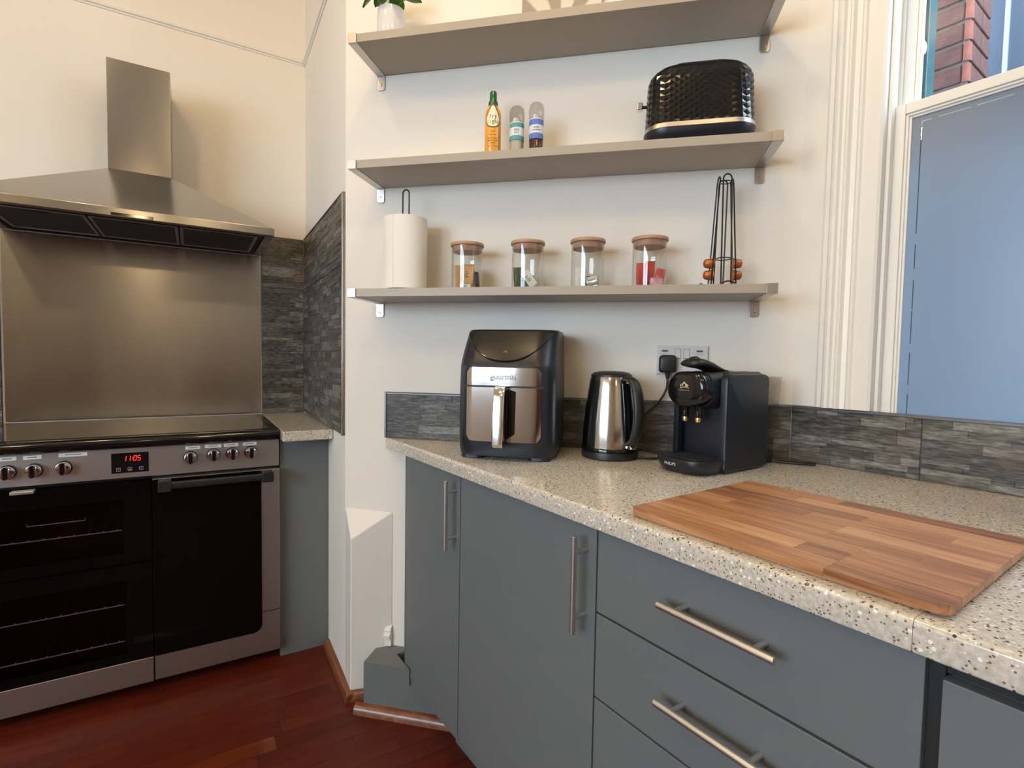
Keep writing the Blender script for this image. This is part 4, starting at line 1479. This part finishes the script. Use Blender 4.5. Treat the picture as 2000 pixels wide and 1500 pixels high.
for (P, Q, zz) in ((outer, inner, None),):
    o0 = [rb.pt((*p, 0)) for p in P]; o1 = [rb.pt((*p, 0.222)) for p in P]
    i0 = [rb.pt((*p, 0)) for p in Q]; i1 = [rb.pt((*p, 0.222)) for p in Q]
    for k in range(NP):
        rb.face([o0[k], o0[k + 1], o1[k + 1], o1[k]])
        rb.face([i0[k + 1], i0[k], i1[k], i1[k + 1]])
        rb.face([o1[k], o1[k + 1], i1[k + 1], i1[k]])
        rb.face([o0[k + 1], o0[k], i0[k], i0[k + 1]])
    rb.face([o0[0], o1[0], o1[-1], o0[-1]])
rb.build('paper', M['paper'], pr_, smooth=40)
MB().lathe([(0.0185, 0.0002), (0.0185, 0.2215), (0.0172, 0.2215), (0.0172, 0.0002), (0.0185, 0.0002)], 0, 0, 24, cap0=False, cap1=False).build('core_tube', M['kraft'], pr_)

JAR_U = [0.470, 0.660, 0.839, 1.015]
jproto = None
JL = ['first glass jar from the kitchen roll, holding kraft tea sachets, with a bamboo lid', 'glass jar with bamboo lid holding dark green tea sachets', 'glass jar with bamboo lid holding white and silver sachets, third along the shelf', 'glass jar with bamboo lid holding red packets, nearest the wire capsule stand']
for u, lb in zip(JAR_U, JL):
    if jproto is None:
        j = jproto = thing('glass_jar', lb, 'jar', FW, u, 0.098, Z3 + 0.0003, group='glass jars on the lowest shelf')
        MB().lathe([(0.0, 0.0), (0.0460, 0.0), (0.0480, 0.002), (0.0480, 0.134), (0.0462, 0.134), (0.0462, 0.0045), (0.044, 0.003), (0.0, 0.003)], 0, 0, 48).build('glass_body', M['glass'], j)
        l_ = MB().lathe([(0.0, 0.1345), (0.0505, 0.1345), (0.0515, 0.136), (0.0515, 0.1425), (0.0505, 0.1442), (0.0, 0.1442)], 0, 0, 48).build('lid', M['bamboo'], j)
        MB().lathe([(0.0, 0.118), (0.0440, 0.118), (0.0452, 0.120), (0.0452, 0.1343), (0.0, 0.1343)], 0, 0, 48).build('lid_plug', M['bamboo'], l_)
    else:
        j = copy_tree(jproto)
        j['label'] = lb
        j.location = FW.w(u, 0.098, Z3 + 0.0003)


def sachet(name, label, jar, dx, dy, dz, w_, h_, t_, m, rz, ry, rx=0, crimp=True, mark=False, group=None):
    o = thing(name, label, 'sachet', FW, JAR_U[jar] + dx, 0.098 - dy, Z3 + 0.0045 + dz, group=group)
    b = MB()
    rings = []
    for k, (zz, f) in enumerate(((0, 0.12), (0.06, 0.15), (0.16, 0.85), (0.5, 1.0), (0.84, 0.85), (0.94, 0.15), (1.0, 0.12))):
        ht = t_ / 2 * f
        rings.append([(x, y, zz * h_) for x, y in rrect(-w_ / 2, w_ / 2, -ht, ht, min(ht * 0.8, 0.002), 2)])
    b.loft(rings)
    b.build('packet', m, o, smooth=40)
    if mark:
        pm = MB()
        rr_ = random.Random(int(h_ * 9999) + jar)
        for k in range(4):
            zz = h_ * (0.35 + 0.1 * k)
            pm.box(-w_ * 0.28, -w_ * 0.28 + w_ * rr_.uniform(0.25, 0.55), -t_ / 2 - 0.0007, -t_ / 2 + 0.0006, zz, zz + h_ * 0.035)
        pm.build('print', M['mark_grey'], o, smooth=0)
    o.rotation_euler = (R(rx), R(ry), R(FW.deg + rz))
    return o


gT = 'sachets in the glass jars'
sachet('tea_sachet', 'kraft tea sachet standing at the left inside the first jar', 0, -0.026, 0.004, 0, 0.024, 0.077, 0.006, M['kraft'], 25, -3, group=gT)
sachet('tea_sachet', 'kraft tea sachet with dark print at the front of the first jar', 0, 0.006, -0.014, 0.018, 0.036, 0.052, 0.006, M['kraft'], -8, 4, mark=True, group=gT)
sachet('tea_sachet', 'tall kraft tea sachet at the back of the first jar', 0, 0.000, 0.018, 0, 0.040, 0.082, 0.006, M['kraft'], 4, -2, group=gT)
sachet('sweetener_sachet', 'small white sachet lying at the bottom of the first jar', 0, 0.004, -0.026, 0, 0.036, 0.014, 0.010, M['white_sachet'], -5, 0, mark=True, group=gT)
sachet('sugar_sachet', 'dark narrow sachet leaning against the right side of the first jar', 0, 0.034, 0.002, 0, 0.016, 0.055, 0.006, M['brown_pod'], 60, -6, group=gT)
sachet('tea_sachet', 'dark green sachet standing at the left of the second jar', 1, -0.027, 0.002, 0, 0.026, 0.066, 0.006, M['green_sachet'], 30, -5, group=gT)
sachet('tea_sachet', 'dark green sachet at the back of the second jar', 1, -0.006, 0.016, 0, 0.040, 0.044, 0.006, M['green_sachet'], 0, 3, group=gT)
sachet('tea_sachet', 'pale printed sachet tilted across the second jar', 1, 0.022, -0.008, 0.0095, 0.026, 0.054, 0.005, M['white_sachet'], -4, -36, mark=True, group=gT)
sachet('milk_sachet', 'white sachet standing at the left of the third jar', 2, -0.018, -0.010, 0, 0.030, 0.060, 0.006, M['white_sachet'], 12, -3, group=gT)
sachet('milk_sachet', 'printed silver sachet lying at the front right of the third jar', 2, 0.018, -0.014, 0.005, 0.036, 0.028, 0.010, M['foil_sachet'], -12, -10, mark=True, group=gT)
sachet('milk_sachet', 'dark green topped sachet at the back of the third jar', 2, 0.008, 0.012, 0, 0.034, 0.036, 0.008, M['green_sachet'], 8, 12, group=gT)
sachet('biscuit_packet', 'red packet standing at the left of the fourth jar', 3, -0.020, -0.006, 0.004, 0.030, 0.066, 0.012, M['red_sachet'], 14, -1, group=gT)
sachet('biscuit_packet', 'second red packet behind, in the middle of the fourth jar', 3, 0.000, 0.012, 0.004, 0.026, 0.074, 0.012, M['red_sachet'], -6, 3, group=gT)
sachet('biscuit_packet', 'red packet leaning at the right of the fourth jar', 3, 0.022, 0.002, 0.005, 0.026, 0.050, 0.012, M['red_sachet'], -10, 16, group=gT)
sachet('sweet_wrapper', 'crinkled pink wrapper at the front bottom of the fourth jar', 3, 0.018, -0.026, 0.0, 0.034, 0.024, 0.012, M['pink_sachet'], -8, 6, group=gT)

# capsule stand: four wire columns and four capsules
CU, CVv = 1.213, 0.098
cs = thing('capsule_stand', 'tall black wire coffee capsule tower at the right end of the lowest shelf', 'capsule stand', FW, CU, CVv, Z3 + 0.0003)
for k in range(4):
    a = R(8 + 90 * k)
    er, et = Vector((cos(a), sin(a), 0)), Vector((-sin(a), cos(a), 0))
    hw_ = 0.0135
    P = []
    for t in range(0, 181, 20):                 # foot loop on the shelf
        P.append(er * (0.050 + 0.010 * sin(R(t))) - et * 0.020 * cos(R(t)) + Vector((0, 0, 0.002 + 0.010 * abs(sin(R(t))))))
    wire_ = []
    wire_.append(er * 0.034 - et * hw_ + Vector((0, 0, 0.004)))
    top_r = 0.0175
    zt = 0.300 + 0.003 * k
    for z in (0.02, 0.08, 0.14, 0.20, 0.25, zt - hw_):
        f = z / zt
        wire_.append(er * (0.034 + (top_r - 0.034) * f) - et * hw_ * (1 - 0.15 * f) + Vector((0, 0, z)))
    for t in range(0, 181, 20):
        wire_.append(er * top_r - et * hw_ * 0.85 * cos(R(t)) + Vector((0, 0, zt - hw_ + hw_ * sin(R(t)))))
    back = [(p - 2 * et * p.dot(et)) for p in wire_[:7]][::-1]
    wire_ += back
    full = [P[0]] + wire_[0:1] + wire_[1:] + [P[-1]]
    MB().tube(full, 0.0021, 7).build('wire_column', M['wire'], cs)
    MB().tube([p for p in P], 0.0021, 7).build('wire_foot', M['wire'], cs)
for z, r_ in ((0.082, 0.021), (0.292, 0.015)):
    MB().tube([(r_ * cos(R(t)), r_ * sin(R(t)), z) for t in range(0, 360, 15)], 0.0015, 6, closed=True).build('wire_ring', M['wire'], cs)
cproto = None
for lbl, k, z in (('copper coffee capsule in the wire stand, upper of the left pair', 2, 0.069), ('copper coffee capsule in the wire stand, lower of the left pair', 2, 0.037), ('copper coffee capsule in the wire stand, upper of the right pair', 0, 0.069), ('copper coffee capsule in the wire stand, lower of the right pair', 0, 0.037)):
    if cproto is None:
        c = cproto = thing('coffee_capsule', lbl, 'capsule', FW, CU, CVv, Z3, group='copper coffee capsules')
        MB().lathe([(0.0, 0.0250), (0.0050, 0.0245), (0.0095, 0.0225), (0.0120, 0.0190), (0.0140, 0.006), (0.0143, 0.001)], 0, 0, 24, axis='x').build('shell', M['copper'], c)
        MB().lathe([(0.0, -0.0008), (0.0158, -0.0008), (0.0162, 0.0), (0.0155, 0.0010), (0.0, 0.0010)], 0, 0, 24, axis='x').build('rim_foil', M['copper'], c)
    else:
        c = copy_tree(cproto)
        c['label'] = lbl
    a = R(8 + 90 * k)
    p = Vector((cos(a), sin(a), 0)) * 0.0275
    c.location = FW.o + FW.u * (CU + p.x) - FW.v * (-CVv + p.y) + Vector((0, 0, Z3 + z))
    c.rotation_euler = (0, 0, R(FW.deg) + a)
# ================================================================== ON THE WORKTOP
# ---- double wall socket, plug and lead
so = thing('wall_socket', 'white double wall socket with two switches above the backsplash tiles', 'socket', FW, 1.122, 0.0, 1.183)
MB().box(-0.074, 0.074, -0.010, -0.0003, -0.0435, 0.0435).build('plate', M['socket'], so, bevel=0.002, seg=3)
for x in (-0.0125, 0.0125):
    fr_ = MB().box(x - 0.0085, x + 0.0085, -0.0105, -0.0098, 0.0040, 0.0340).build('switch_surround', M['mark_grey'], so, smooth=0)
    r_ = MB().prism([(-0.0102, 0.005), (-0.0135, 0.006), (-0.0115, 0.033), (-0.0102, 0.033)], x - 0.0077, x + 0.0077, ax='x').build('rocker_switch', M['socket'], fr_, bevel=0.0006)
for x in (-0.050, 0.050):
    MB().box(x - 0.009, x + 0.009, -0.0104, -0.0098, 0.0245, 0.0300).build('usb_port', M['mark_grey'], so, smooth=0)
    MB().box(x - 0.014, x + 0.014, -0.0106, -0.0098, 0.0165, 0.0180).build('port_lip', M['mark_grey'] if False else M['nickel'], so, smooth=0)
for x0 in (0.040,):
    for a, b_, c, d in ((x0 - 0.0035, x0 + 0.0035, -0.002, 0.004), (x0 - 0.0145, x0 - 0.0080, -0.022, -0.018), (x0 + 0.0080, x0 + 0.0145, -0.022, -0.018)):
        MB().box(a, b_, -0.0103, -0.0099, c, d).build('pin_hole', M['cab_dark'], so, smooth=0)

pg = thing('power_plug', 'black moulded mains plug in the left socket with its lead', 'plug', FW, 1.080, 0.0103, 1.170)
MB().loft([[(x, y, z) for x, z in rrect(-hx, hx, zl, zh, (0.012, 0.012, 0.009, 0.009), 5)] for y, hx, zl, zh in ((0.0, 0.024, -0.024, 0.026), (-0.006, 0.0255, -0.0255, 0.0275), (-0.018, 0.0255, -0.0255, 0.0275), (-0.025, 0.0225, -0.023, 0.024), (-0.0265, 0.019, -0.019, 0.020))]).build('plug_body', M['black'], pg, smooth=50)
MB().tube([(0, -0.012, -0.024), (0.0005, -0.012, -0.036), (0.001, -0.0125, -0.044)], [0.0085, 0.0062, 0.0045], 12).build('strain_relief', M['black'], pg)


def spline(P, n=8):
    P = [Vector(p) for p in P]
    out = []
    for i in range(len(P) - 1):
        p0, p1, p2, p3 = P[max(i - 1, 0)], P[i], P[i + 1], P[min(i + 2, len(P) - 1)]
        for k in range(n):
            t = k / n
            out.append(0.5 * ((2 * p1) + (-p0 + p2) * t + (2 * p0 - 5 * p1 + 4 * p2 - p3) * t * t + (-p0 + 3 * p1 - 3 * p2 + p3) * t ** 3))
    out.append(P[-1])
    return out


zw = 0.9 - 1.170
MB().tube(spline([(0.001, -0.0125, -0.044), (-0.002, -0.014, -0.075), (-0.022, -0.020, -0.112), (-0.060, -0.024, -0.150), (-0.100, -0.026, -0.195), (-0.105, -0.030, -0.240), (-0.060, -0.036, zw + 0.010), (-0.020, -0.040, zw + 0.0045), (0.035, -0.046, zw + 0.0042)]), 0.0034, 8).build('lead', M['black'], pg)

# ---- kettle
kt = thing('kettle', 'polished steel jug kettle with a black D-shaped handle, right of the air fryer', 'kettle', FW, 0.918, 0.130, 0.9003)
MB().lathe([(0.0, 0.0), (0.072, 0.0), (0.0755, 0.003), (0.0765, 0.012), (0.0750, 0.020), (0.0, 0.020)], 0, 0, 48).build('power_base', M['black'], kt)
MB().lathe([(0.0745, 0.0205), (0.0768, 0.0225), (0.0768, 0.030), (0.0755, 0.032)], 0, 0, 48).build('base_ring', M['gloss_black'], kt)
kp = [(0.0760, 0.0322), (0.0752, 0.05), (0.0725, 0.09), (0.0685, 0.13), (0.0640, 0.165), (0.0600, 0.195), (0.0568, 0.216), (0.0550, 0.222)]
MB().lathe(kp, 0, 0, 64, cap0=False).build('jug', M['polished'], kt)
MB().lathe([(0.0552, 0.2215), (0.0545, 0.2265), (0.048, 0.2325), (0.030, 0.2365), (0.0, 0.2375)], 0, 0, 48).build('lid', M['black'], kt)
az = R(-90 + 42)            # handle faces the room, a little right
ca_, sa_ = cos(az), sin(az)
KX = lambda rr_, s_, z: (rr_ * ca_ - s_ * sa_, rr_ * sa_ + s_ * ca_, z)
hpth = [(0.050, 0.2165), (0.070, 0.2170), (0.088, 0.208), (0.100, 0.185), (0.107, 0.150), (0.108, 0.115), (0.103, 0.082), (0.094, 0.058), (0.080, 0.047), (0.072, 0.046)]
hs = spline([(a, 0, b_) for a, b_ in hpth], 5)
rings = []
for i, p in enumerate(hs):
    t = (hs[min(i + 1, len(hs) - 1)] - hs[max(i - 1, 0)]).normalized()
    nn = Vector((t.z, 0, -t.x))
    f = i / (len(hs) - 1)
    hw2 = 0.0125 + 0.004 * sin(pi * f)
    th = 0.0075 + 0.0035 * sin(pi * f)
    ring_ = []
    for k in range(14):
        a = 2 * pi * k / 14
        q = p + nn * th * cos(a)
        ring_.append(KX(q.x, hw2 * sin(a), q.z))
    rings.append(ring_)
MB().loft(rings).build('handle', M['black'], kt, smooth=60)
gw = []
for z in (0.048, 0.07, 0.10, 0.13, 0.16, 0.19, 0.205):
    r_ = 0
    for (ra, za), (rb_, zb) in zip(kp, kp[1:]):
        if za <= z <= zb:
            r_ = ra + (rb_ - ra) * (z - za) / (zb - za)
    gw.append([KX(r_ + 0.0012, -0.0125, z), KX(r_ + 0.0020, 0, z), KX(r_ + 0.0012, 0.0125, z), KX(r_ - 0.004, 0.0125, z), KX(r_ - 0.004, -0.0125, z)])
MB().loft(gw).build('water_gauge', M['gloss_black'], kt, smooth=50)
MB().loft([[KX(0.070, -0.011, 0.036), KX(0.070, 0.011, 0.036), KX(0.070, 0.009, 0.052), KX(0.070, -0.009, 0.052)], [KX(0.086, -0.011, 0.034), KX(0.086, 0.011, 0.034), KX(0.084, 0.009, 0.046), KX(0.084, -0.009, 0.046)], [KX(0.094, -0.009, 0.034), KX(0.094, 0.009, 0.034), KX(0.093, 0.008, 0.040), KX(0.093, -0.008, 0.040)]]).build('switch_lever', M['chrome'], kt, bevel=0.0015)
sp_ = az + pi
S_ = lambda rr_, s_, z: (rr_ * cos(sp_) - s_ * sin(sp_), rr_ * sin(sp_) + s_ * cos(sp_), z)
MB().loft([[S_(0.054, -0.017, 0.219), S_(0.054, 0.017, 0.219), S_(0.060, 0.012, 0.170), S_(0.060, -0.012, 0.170)], [S_(0.066, -0.010, 0.2185), S_(0.066, 0.010, 0.2185), S_(0.063, 0.006, 0.185), S_(0.063, -0.006, 0.185)], [S_(0.074, -0.002, 0.2180), S_(0.074, 0.002, 0.2180), S_(0.068, 0.001, 0.200), S_(0.068, -0.001, 0.200)]]).build('spout', M['polished'], kt, smooth=50)
kl = MB().tube(spline([(0.0715, -0.015, 0.006), (0.090, -0.016, 0.0040), (0.115, -0.012, 0.0038), (0.150, 0.005, 0.0038), (0.19, 0.03, 0.0038)]), 0.0034, 8).build('lead', M['black'], kt)

# ---- air fryer
af = thing('air_fryer', 'tall black air fryer with a steel drawer front and vertical handle', 'air fryer', FW, 0.637, 0.0, 0.9003)
FWD, FHT = 0.1385, 0.360


def fsec(z):
    t = z / FHT
    hx = FWD - 0.0055 * max(0, (t - 0.45) / 0.55) ** 1.6 - 0.004 * max(0, 1 - t / 0.10)
    q = max(0, (z - 0.254) / (FHT - 0.254))
    yf = -0.287 + 0.074 * q ** 1.25 + 0.006 * max(0, 1 - t / 0.10)
    yb = -0.022
    return hx, yf, yb


def fpt(f, z, off=0.0):
    """f in [0,1] round the shell, starting at the back right, going round the front"""
    return None


def fring(z, n=9, off=0.0):
    hx, yf, yb = fsec(z)
    rc = (0.045, 0.045, 0.055, 0.055)
    P = rrect(-hx - off, hx + off, yf - off, yb + off, rc, n)
    out = []
    for x, y in P:
        if y < (yf + yb) / 2:
            w_ = max(0, 1 - (x / hx) ** 2)
            y -= 0.010 * w_
        out.append((x, y, z))
    return out


zs = [0.012, 0.016, 0.03, 0.06, 0.12, 0.18, 0.215, 0.240, 0.254, 0.264, 0.275, 0.295, 0.315, 0.335, 0.348, 0.354, FHT]
rg = [fring(z) for z in zs]
rg[-1] = [(x * 0.975, -0.15 + (y + 0.15) * 0.975, FHT) for x, y, _ in rg[-1]]
MB().loft(rg).build('body', M['navy_sheen_black'], af, smooth=40)
for sx in (-1, 1):
    for ya, yb in ((-0.268, -0.205), (-0.085, -0.04)):
        xa, xb = (0.062, 0.128) if ya < -0.2 else (0.07, 0.125)
        MB().prism(rrect(min(sx * xa, sx * xb), max(sx * xa, sx * xb), ya, yb, 0.02, 5), 0.0, 0.013).build('foot', M['navy_sheen_black'], af, bevel=0.001)


def fsurf(x, z, off):
    """point on the front of the shell at sideways position x"""
    hx, yf, yb = fsec(z)
    w_ = max(0, 1 - (x / hx) ** 2)
    rc = 0.055
    y = yf - 0.010 * w_
    ax = abs(x)
    if ax > hx - rc:
        k = min(1, (ax - (hx - rc)) / rc)
        y = yf + rc - rc * math.sqrt(max(0, 1 - k * k)) - 0.010 * w_
    return (x, y - off, z)


def patch(zlo, zhi, x0, x1, off, nx=24, nz=10):
    b = MB()
    for lev in (off, off - 0.004):
        pass
    fr_, bk = [], []
    for j in range(nz + 1):
        r1, r2 = [], []
        for i in range(nx + 1):
            x = x0 + (x1 - x0) * i / nx
            za, zb = zlo(x), zhi(x)
            z = za + (zb - za) * j / nz
            r1.append(b.pt(fsurf(x, z, off)))
            r2.append(b.pt(fsurf(x, z, off - 0.003)))
        fr_.append(r1)
        bk.append(r2)
    for j in range(nz):
        for i in range(nx):
            b.face([fr_[j][i], fr_[j][i + 1], fr_[j + 1][i + 1], fr_[j + 1][i]])
            b.face([bk[j][i + 1], bk[j][i], bk[j + 1][i], bk[j + 1][i + 1]])
    for j in range(nz):
        b.face([fr_[j][0], fr_[j + 1][0], bk[j + 1][0], bk[j][0]])
        b.face([fr_[j + 1][nx], fr_[j][nx], bk[j][nx], bk[j + 1][nx]])
    for i in range(nx):
        b.face([fr_[0][i + 1], fr_[0][i], bk[0][i], bk[0][i + 1]])
        b.face([fr_[nz][i], fr_[nz][i + 1], bk[nz][i + 1], bk[nz][i]])
    return b


cp = patch(lambda x: 0.272 + 0.072 * (abs(x) / 0.122) ** 2.3, lambda x: 0.3525, -0.124, 0.124, 0.0016).build('control_panel', M['panel_black'], af, smooth=40)
MB().tube([fsurf(-0.124 + 0.248 * i / 40, 0.272 + 0.072 * (abs(-0.124 + 0.248 * i / 40) / 0.122) ** 2.3, 0.0016) for i in range(41)], 0.0013, 6).build('panel_rim', M['chrome'] if False else M['gloss_black'], af)
pw_ = MB().tube([Vector(fsurf(0, 0.2955, 0.0022)) + Vector((0.0035 * cos(R(t)), 0, 0.0035 * sin(R(t)))) for t in range(0, 360, 30)], 0.0005, 5, closed=True).build('power_symbol', M['silver_print'], cp)
rcut = lambda x, e, r: r - math.sqrt(max(0, r * r - max(0, abs(x) - (e - r)) ** 2))
e_ = 0.1035
st1 = patch(lambda x: 0.2050, lambda x: 0.2535 - rcut(x, e_, 0.014), -e_, e_, 0.0022).build('upper_steel_plate', M['polished'], af, smooth=40)
MB().box(-0.112, 0.112, -0.2985, -0.262, 0.2005, 0.2045).build('drawer_gap', M['cab_dark'], af, smooth=0)
dw = patch(lambda x: 0.0530 + rcut(x, e_, 0.016), lambda x: 0.2000, -e_, e_, 0.0022).build('drawer_front', M['polished'], af, smooth=40)
letter_shade = text('gourmia', 0.0215, M['mark_grey'], st1, (0.0, -0.2996, 0.2285), ext=0.0003, off=0.0006)  # dark outset copy paints the shaded edges of the raised letters
text('gourmia', 0.0215, M['chrome'], letter_shade, (0.0, 0.0, 0.0006), rot=(0, 0, 0), ext=0.0003)
hd = MB()
hr = []
for z, w_, yo, yi in ((0.046, 0.0135, -0.352, -0.292), (0.055, 0.0145, -0.360, -0.330), (0.12, 0.0155, -0.356, -0.330), (0.18, 0.0150, -0.348, -0.322), (0.200, 0.0145, -0.342, -0.297), (0.2035, 0.0140, -0.338, -0.297)):
    hr.append([(x, y, z) for x, y in rrect(-w_, w_, yo, yi, 0.004, 3)])
ho = MB().loft(hr).build('handle', M['polished'], dw, smooth=40)
MB().box(-0.0115, 0.0115, -0.331, -0.290, 0.053, 0.199).build('handle_core', M['gloss_black'], dw, bevel=0.002)
MB().prism([(0.0120, 0.060), (0.034, 0.075), (0.036, 0.19), (0.0120, 0.198)], -0.3008, -0.2975, ax='y').build('grip_recess', M['gloss_black'], dw, bevel=0.001)

# ---- pod coffee machine, standing square to the window wall
cm = thing('coffee_machine', 'black pod coffee machine with a round glossy head and clear rear tank', 'coffee machine', FN, -0.048, 0.0, 0.9003)
kt.scale = (1.065, 1.065, 1.045)
bx = lambda x0, x1, y0, y1, r, z: [(x, y, z) for x, y in rrect(x0, x1, y0, y1, r, 5)]
# core with rounded shoulders
core = [bx(-0.062, 0.062, -0.360, -0.175, 0.012, z) for z in (0.006, 0.10, 0.20, 0.235)]
core += [bx(-0.060, 0.060, -0.352, -0.178, 0.012, 0.248), bx(-0.052, 0.052, -0.335, -0.185, 0.012, 0.2545)]
MB().loft(core).build('core', M['navy_sheen_black'], cm, smooth=40)
for sx in (-1, 1):
    pr2 = rrect(-0.379, -0.183, 0.003, 0.249, (0.030, 0.018, 0.012, 0.022), 6)
    sd = MB()
    rr1 = []
    for xo, ins in ((0.0605, 0.0), (0.074, 0.0), (0.0770, 0.0015), (0.0785, 0.005)):
        rr1.append([(sx * xo, min(max(y, -0.379 + ins), -0.183 - ins), min(max(z, 0.003 + ins), 0.249 - ins)) for y, z in pr2])
    sd.loft(rr1).build('side_panel', M['navy_sheen_black'], cm, smooth=40)
# neck behind the head and the head itself
MB().loft([[(x, y, z) for x, z in rrect(-hx, hx, zl, zh, 0.030, 7)] for y, hx, zl, zh in ((-0.300, 0.060, 0.150, 0.2535), (-0.362, 0.060, 0.160, 0.2535), (-0.408, 0.058, 0.166, 0.2530))]).build('neck', M['navy_sheen_black'], cm, smooth=50)
MB().loft([[(x, y, z) for x, z in rrect(-hx, hx, 0.210 - hz, 0.210 + hz, rc, 9)] for y, hx, hz, rc in ((-0.408, 0.0585, 0.0445, 0.040), (-0.428, 0.0580, 0.0440, 0.040), (-0.436, 0.0545, 0.0405, 0.038), (-0.440, 0.046, 0.032, 0.030), (-0.4412, 0.030, 0.018, 0.016), (-0.4415, 0.004, 0.003, 0.0025))]).build('head', M['gloss_black'], cm, smooth=60)
# badge: L'OR with an O that carries leaf shapes above it
bg_ = text("L", 0.0150, M['pale_gold'], cm, (-0.0085, -0.4425, 0.2165), ext=0.0003)
text("O", 0.0165, M['pale_gold'], cm, (0.0, -0.4425, 0.2185), ext=0.0003, sx=0.85)
text("R", 0.0150, M['pale_gold'], cm, (0.0092, -0.4425, 0.2165), ext=0.0003)
for sx in (-1, 1):
    MB().prism([(sx * 0.001, 0.2270), (sx * 0.0055, 0.2245), (sx * 0.0085, 0.2190), (sx * 0.0078, 0.2180), (sx * 0.0045, 0.2235)], -0.4428, -0.4422, ax='y').build('badge_leaf', M['pale_gold'], cm, smooth=0)
MB().prism([(0, 0.2290), (0.0025, 0.2262), (0, 0.2240), (-0.0025, 0.2262)], -0.4428, -0.4422, ax='y').build('badge_leaf', M['pale_gold'], cm, smooth=0)
MB().box(-0.015, 0.015, -0.4428, -0.4422, 0.2068, 0.2074).build('badge_line', M['pale_gold'], cm, smooth=0)
for x in (-0.019, 0.019):
    sp2 = MB().lathe([(0.0095, 0.172), (0.0095, 0.140), (0.0085, 0.138)], x, -0.408, 20).build('spout', M['gloss_black'], cm)
    MB().lathe([(0.0078, 0.139), (0.0085, 0.136), (0.0078, 0.127), (0.0060, 0.126)], x, -0.408, 20).build('spout_tip', M['gold'], sp2)
# drip tray with rounded nose, slots and maker's name
tr = [[(x, y, z) for x, y in rrect(-hx, hx, yf, -0.345, (0.006, 0.006, 0.045, 0.045), 8)] for z, hx, yf in ((0.0, 0.058, -0.452), (0.004, 0.066, -0.461), (0.020, 0.0735, -0.470), (0.034, 0.0755, -0.473), (0.0375, 0.0745, -0.4715))]
ty = MB().loft(tr).build('drip_tray', M['navy_sheen_black'], cm, smooth=50)
gr = MB().prism(rrect(-0.060, 0.060, -0.452, -0.365, (0.004, 0.004, 0.035, 0.035), 6), 0.0372, 0.0392).build('drip_grid', M['black'], cm, bevel=0.0006)
for k in range(8):
    MB().box(-0.040, 0.040, -0.438 + k * 0.009, -0.4335 + k * 0.009, 0.0391, 0.0396).build('grid_slot', M['cab_dark'], gr, smooth=0)
text('PHILIPS', 0.0105, M['silver_print'], ty, (-0.012, -0.4733, 0.0235), rot=(R(86), 0, 0), ext=0.0003)
# lever lid on top
lr = []
for y, zc, hw2, th in ((-0.432, 0.2725, 0.010, 0.003), (-0.428, 0.2735, 0.024, 0.008), (-0.412, 0.2755, 0.031, 0.0125), (-0.385, 0.2740, 0.033, 0.0130), (-0.360, 0.2690, 0.032, 0.0125), (-0.335, 0.2620, 0.030, 0.0110), (-0.310, 0.2575, 0.028, 0.0060), (-0.290, 0.2560, 0.026, 0.0025)):
    lr.append([(hw2 * cos(2 * pi * k / 18), y, zc + th * sin(2 * pi * k / 18)) for k in range(18)])
lv2 = MB().loft(lr).build('lever', M['black'], cm, smooth=60)
MB().loft([[(0.010 * cos(2 * pi * k / 12), y, zc + th * sin(2 * pi * k / 12)) for k in range(12)] for y, zc, th in ((-0.420, 0.281, 0.002), (-0.412, 0.286, 0.0055), (-0.400, 0.287, 0.006), (-0.388, 0.284, 0.003))]).build('thumb_tab', M['black'], lv2, smooth=60)
MB().prism(rrect(-0.026, 0.026, -0.292, -0.195, 0.006, 4), 0.2540, 0.2575).build('top_strip', M['chrome'], cm, bevel=0.0008)
# water tank at the back
tk = [[(x, y, z) for x, y in rrect(-0.022, hx, -0.160, yb, 0.014, 4)] for z, hx, yb in ((0.034, 0.050, -0.094), (0.12, 0.056, -0.088), (0.236, 0.063, -0.082))]
MB().loft(tk).build('water_tank', M['tank'], cm, smooth=50)
MB().loft([[(x, y, z) for x, y in rrect(-0.023, hx, -0.161, yb, 0.014, 4)] for z, hx, yb in ((0.2365, 0.064, -0.081), (0.2405, 0.064, -0.081))]).build('tank_lid', M['tank'], cm, smooth=50)
MB().prism(rrect(-0.024, 0.052, -0.176, -0.094, 0.012, 4), 0.0, 0.0335).build('rear_foot', M['black'], cm, bevel=0.002)
MB().tube(spline([(0.046, -0.110, 0.010), (0.062, -0.104, 0.0045), (0.095, -0.090, 0.0040), (0.130, -0.066, 0.0040), (0.140, -0.050, 0.0040), (0.128, -0.040, 0.0042), (0.100, -0.042, 0.0040), (0.075, -0.056, 0.0040), (0.045, -0.078, 0.0040), (0.025, -0.088, 0.0040)]), 0.0034, 8).build('lead', M['black'], cm)

# ---- low dark sideboard across the far end of the room, behind the camera; unseen, added to darken the lower reflection in the steel splashback
sd_ = thing('sideboard', 'long dark wooden sideboard, unseen behind the camera, added for its dark reflection', 'sideboard', G0, -0.8, 5.30, 0.0)
sd_.location = (-0.8, -5.31, 0)
MB().box(-1.7, 1.7, -0.26, 0.26, 0.06, 1.12).build('body', M['mahogany'], sd_, bevel=0.006)
MB().box(-1.72, 1.72, -0.28, 0.28, 1.12, 1.15).build('top', M['mahogany'], sd_, bevel=0.006)
for k in range(4):
    MB().box(-1.66 + k * 0.84, -0.86 + k * 0.84, 0.26, 0.275, 0.12, 1.08).build('door', M['mahogany'], sd_, bevel=0.004)
MB().box(-1.6, 1.6, -0.2, 0.2, 0.0, 0.06).build('plinth', M['cab_dark'], sd_, smooth=0)
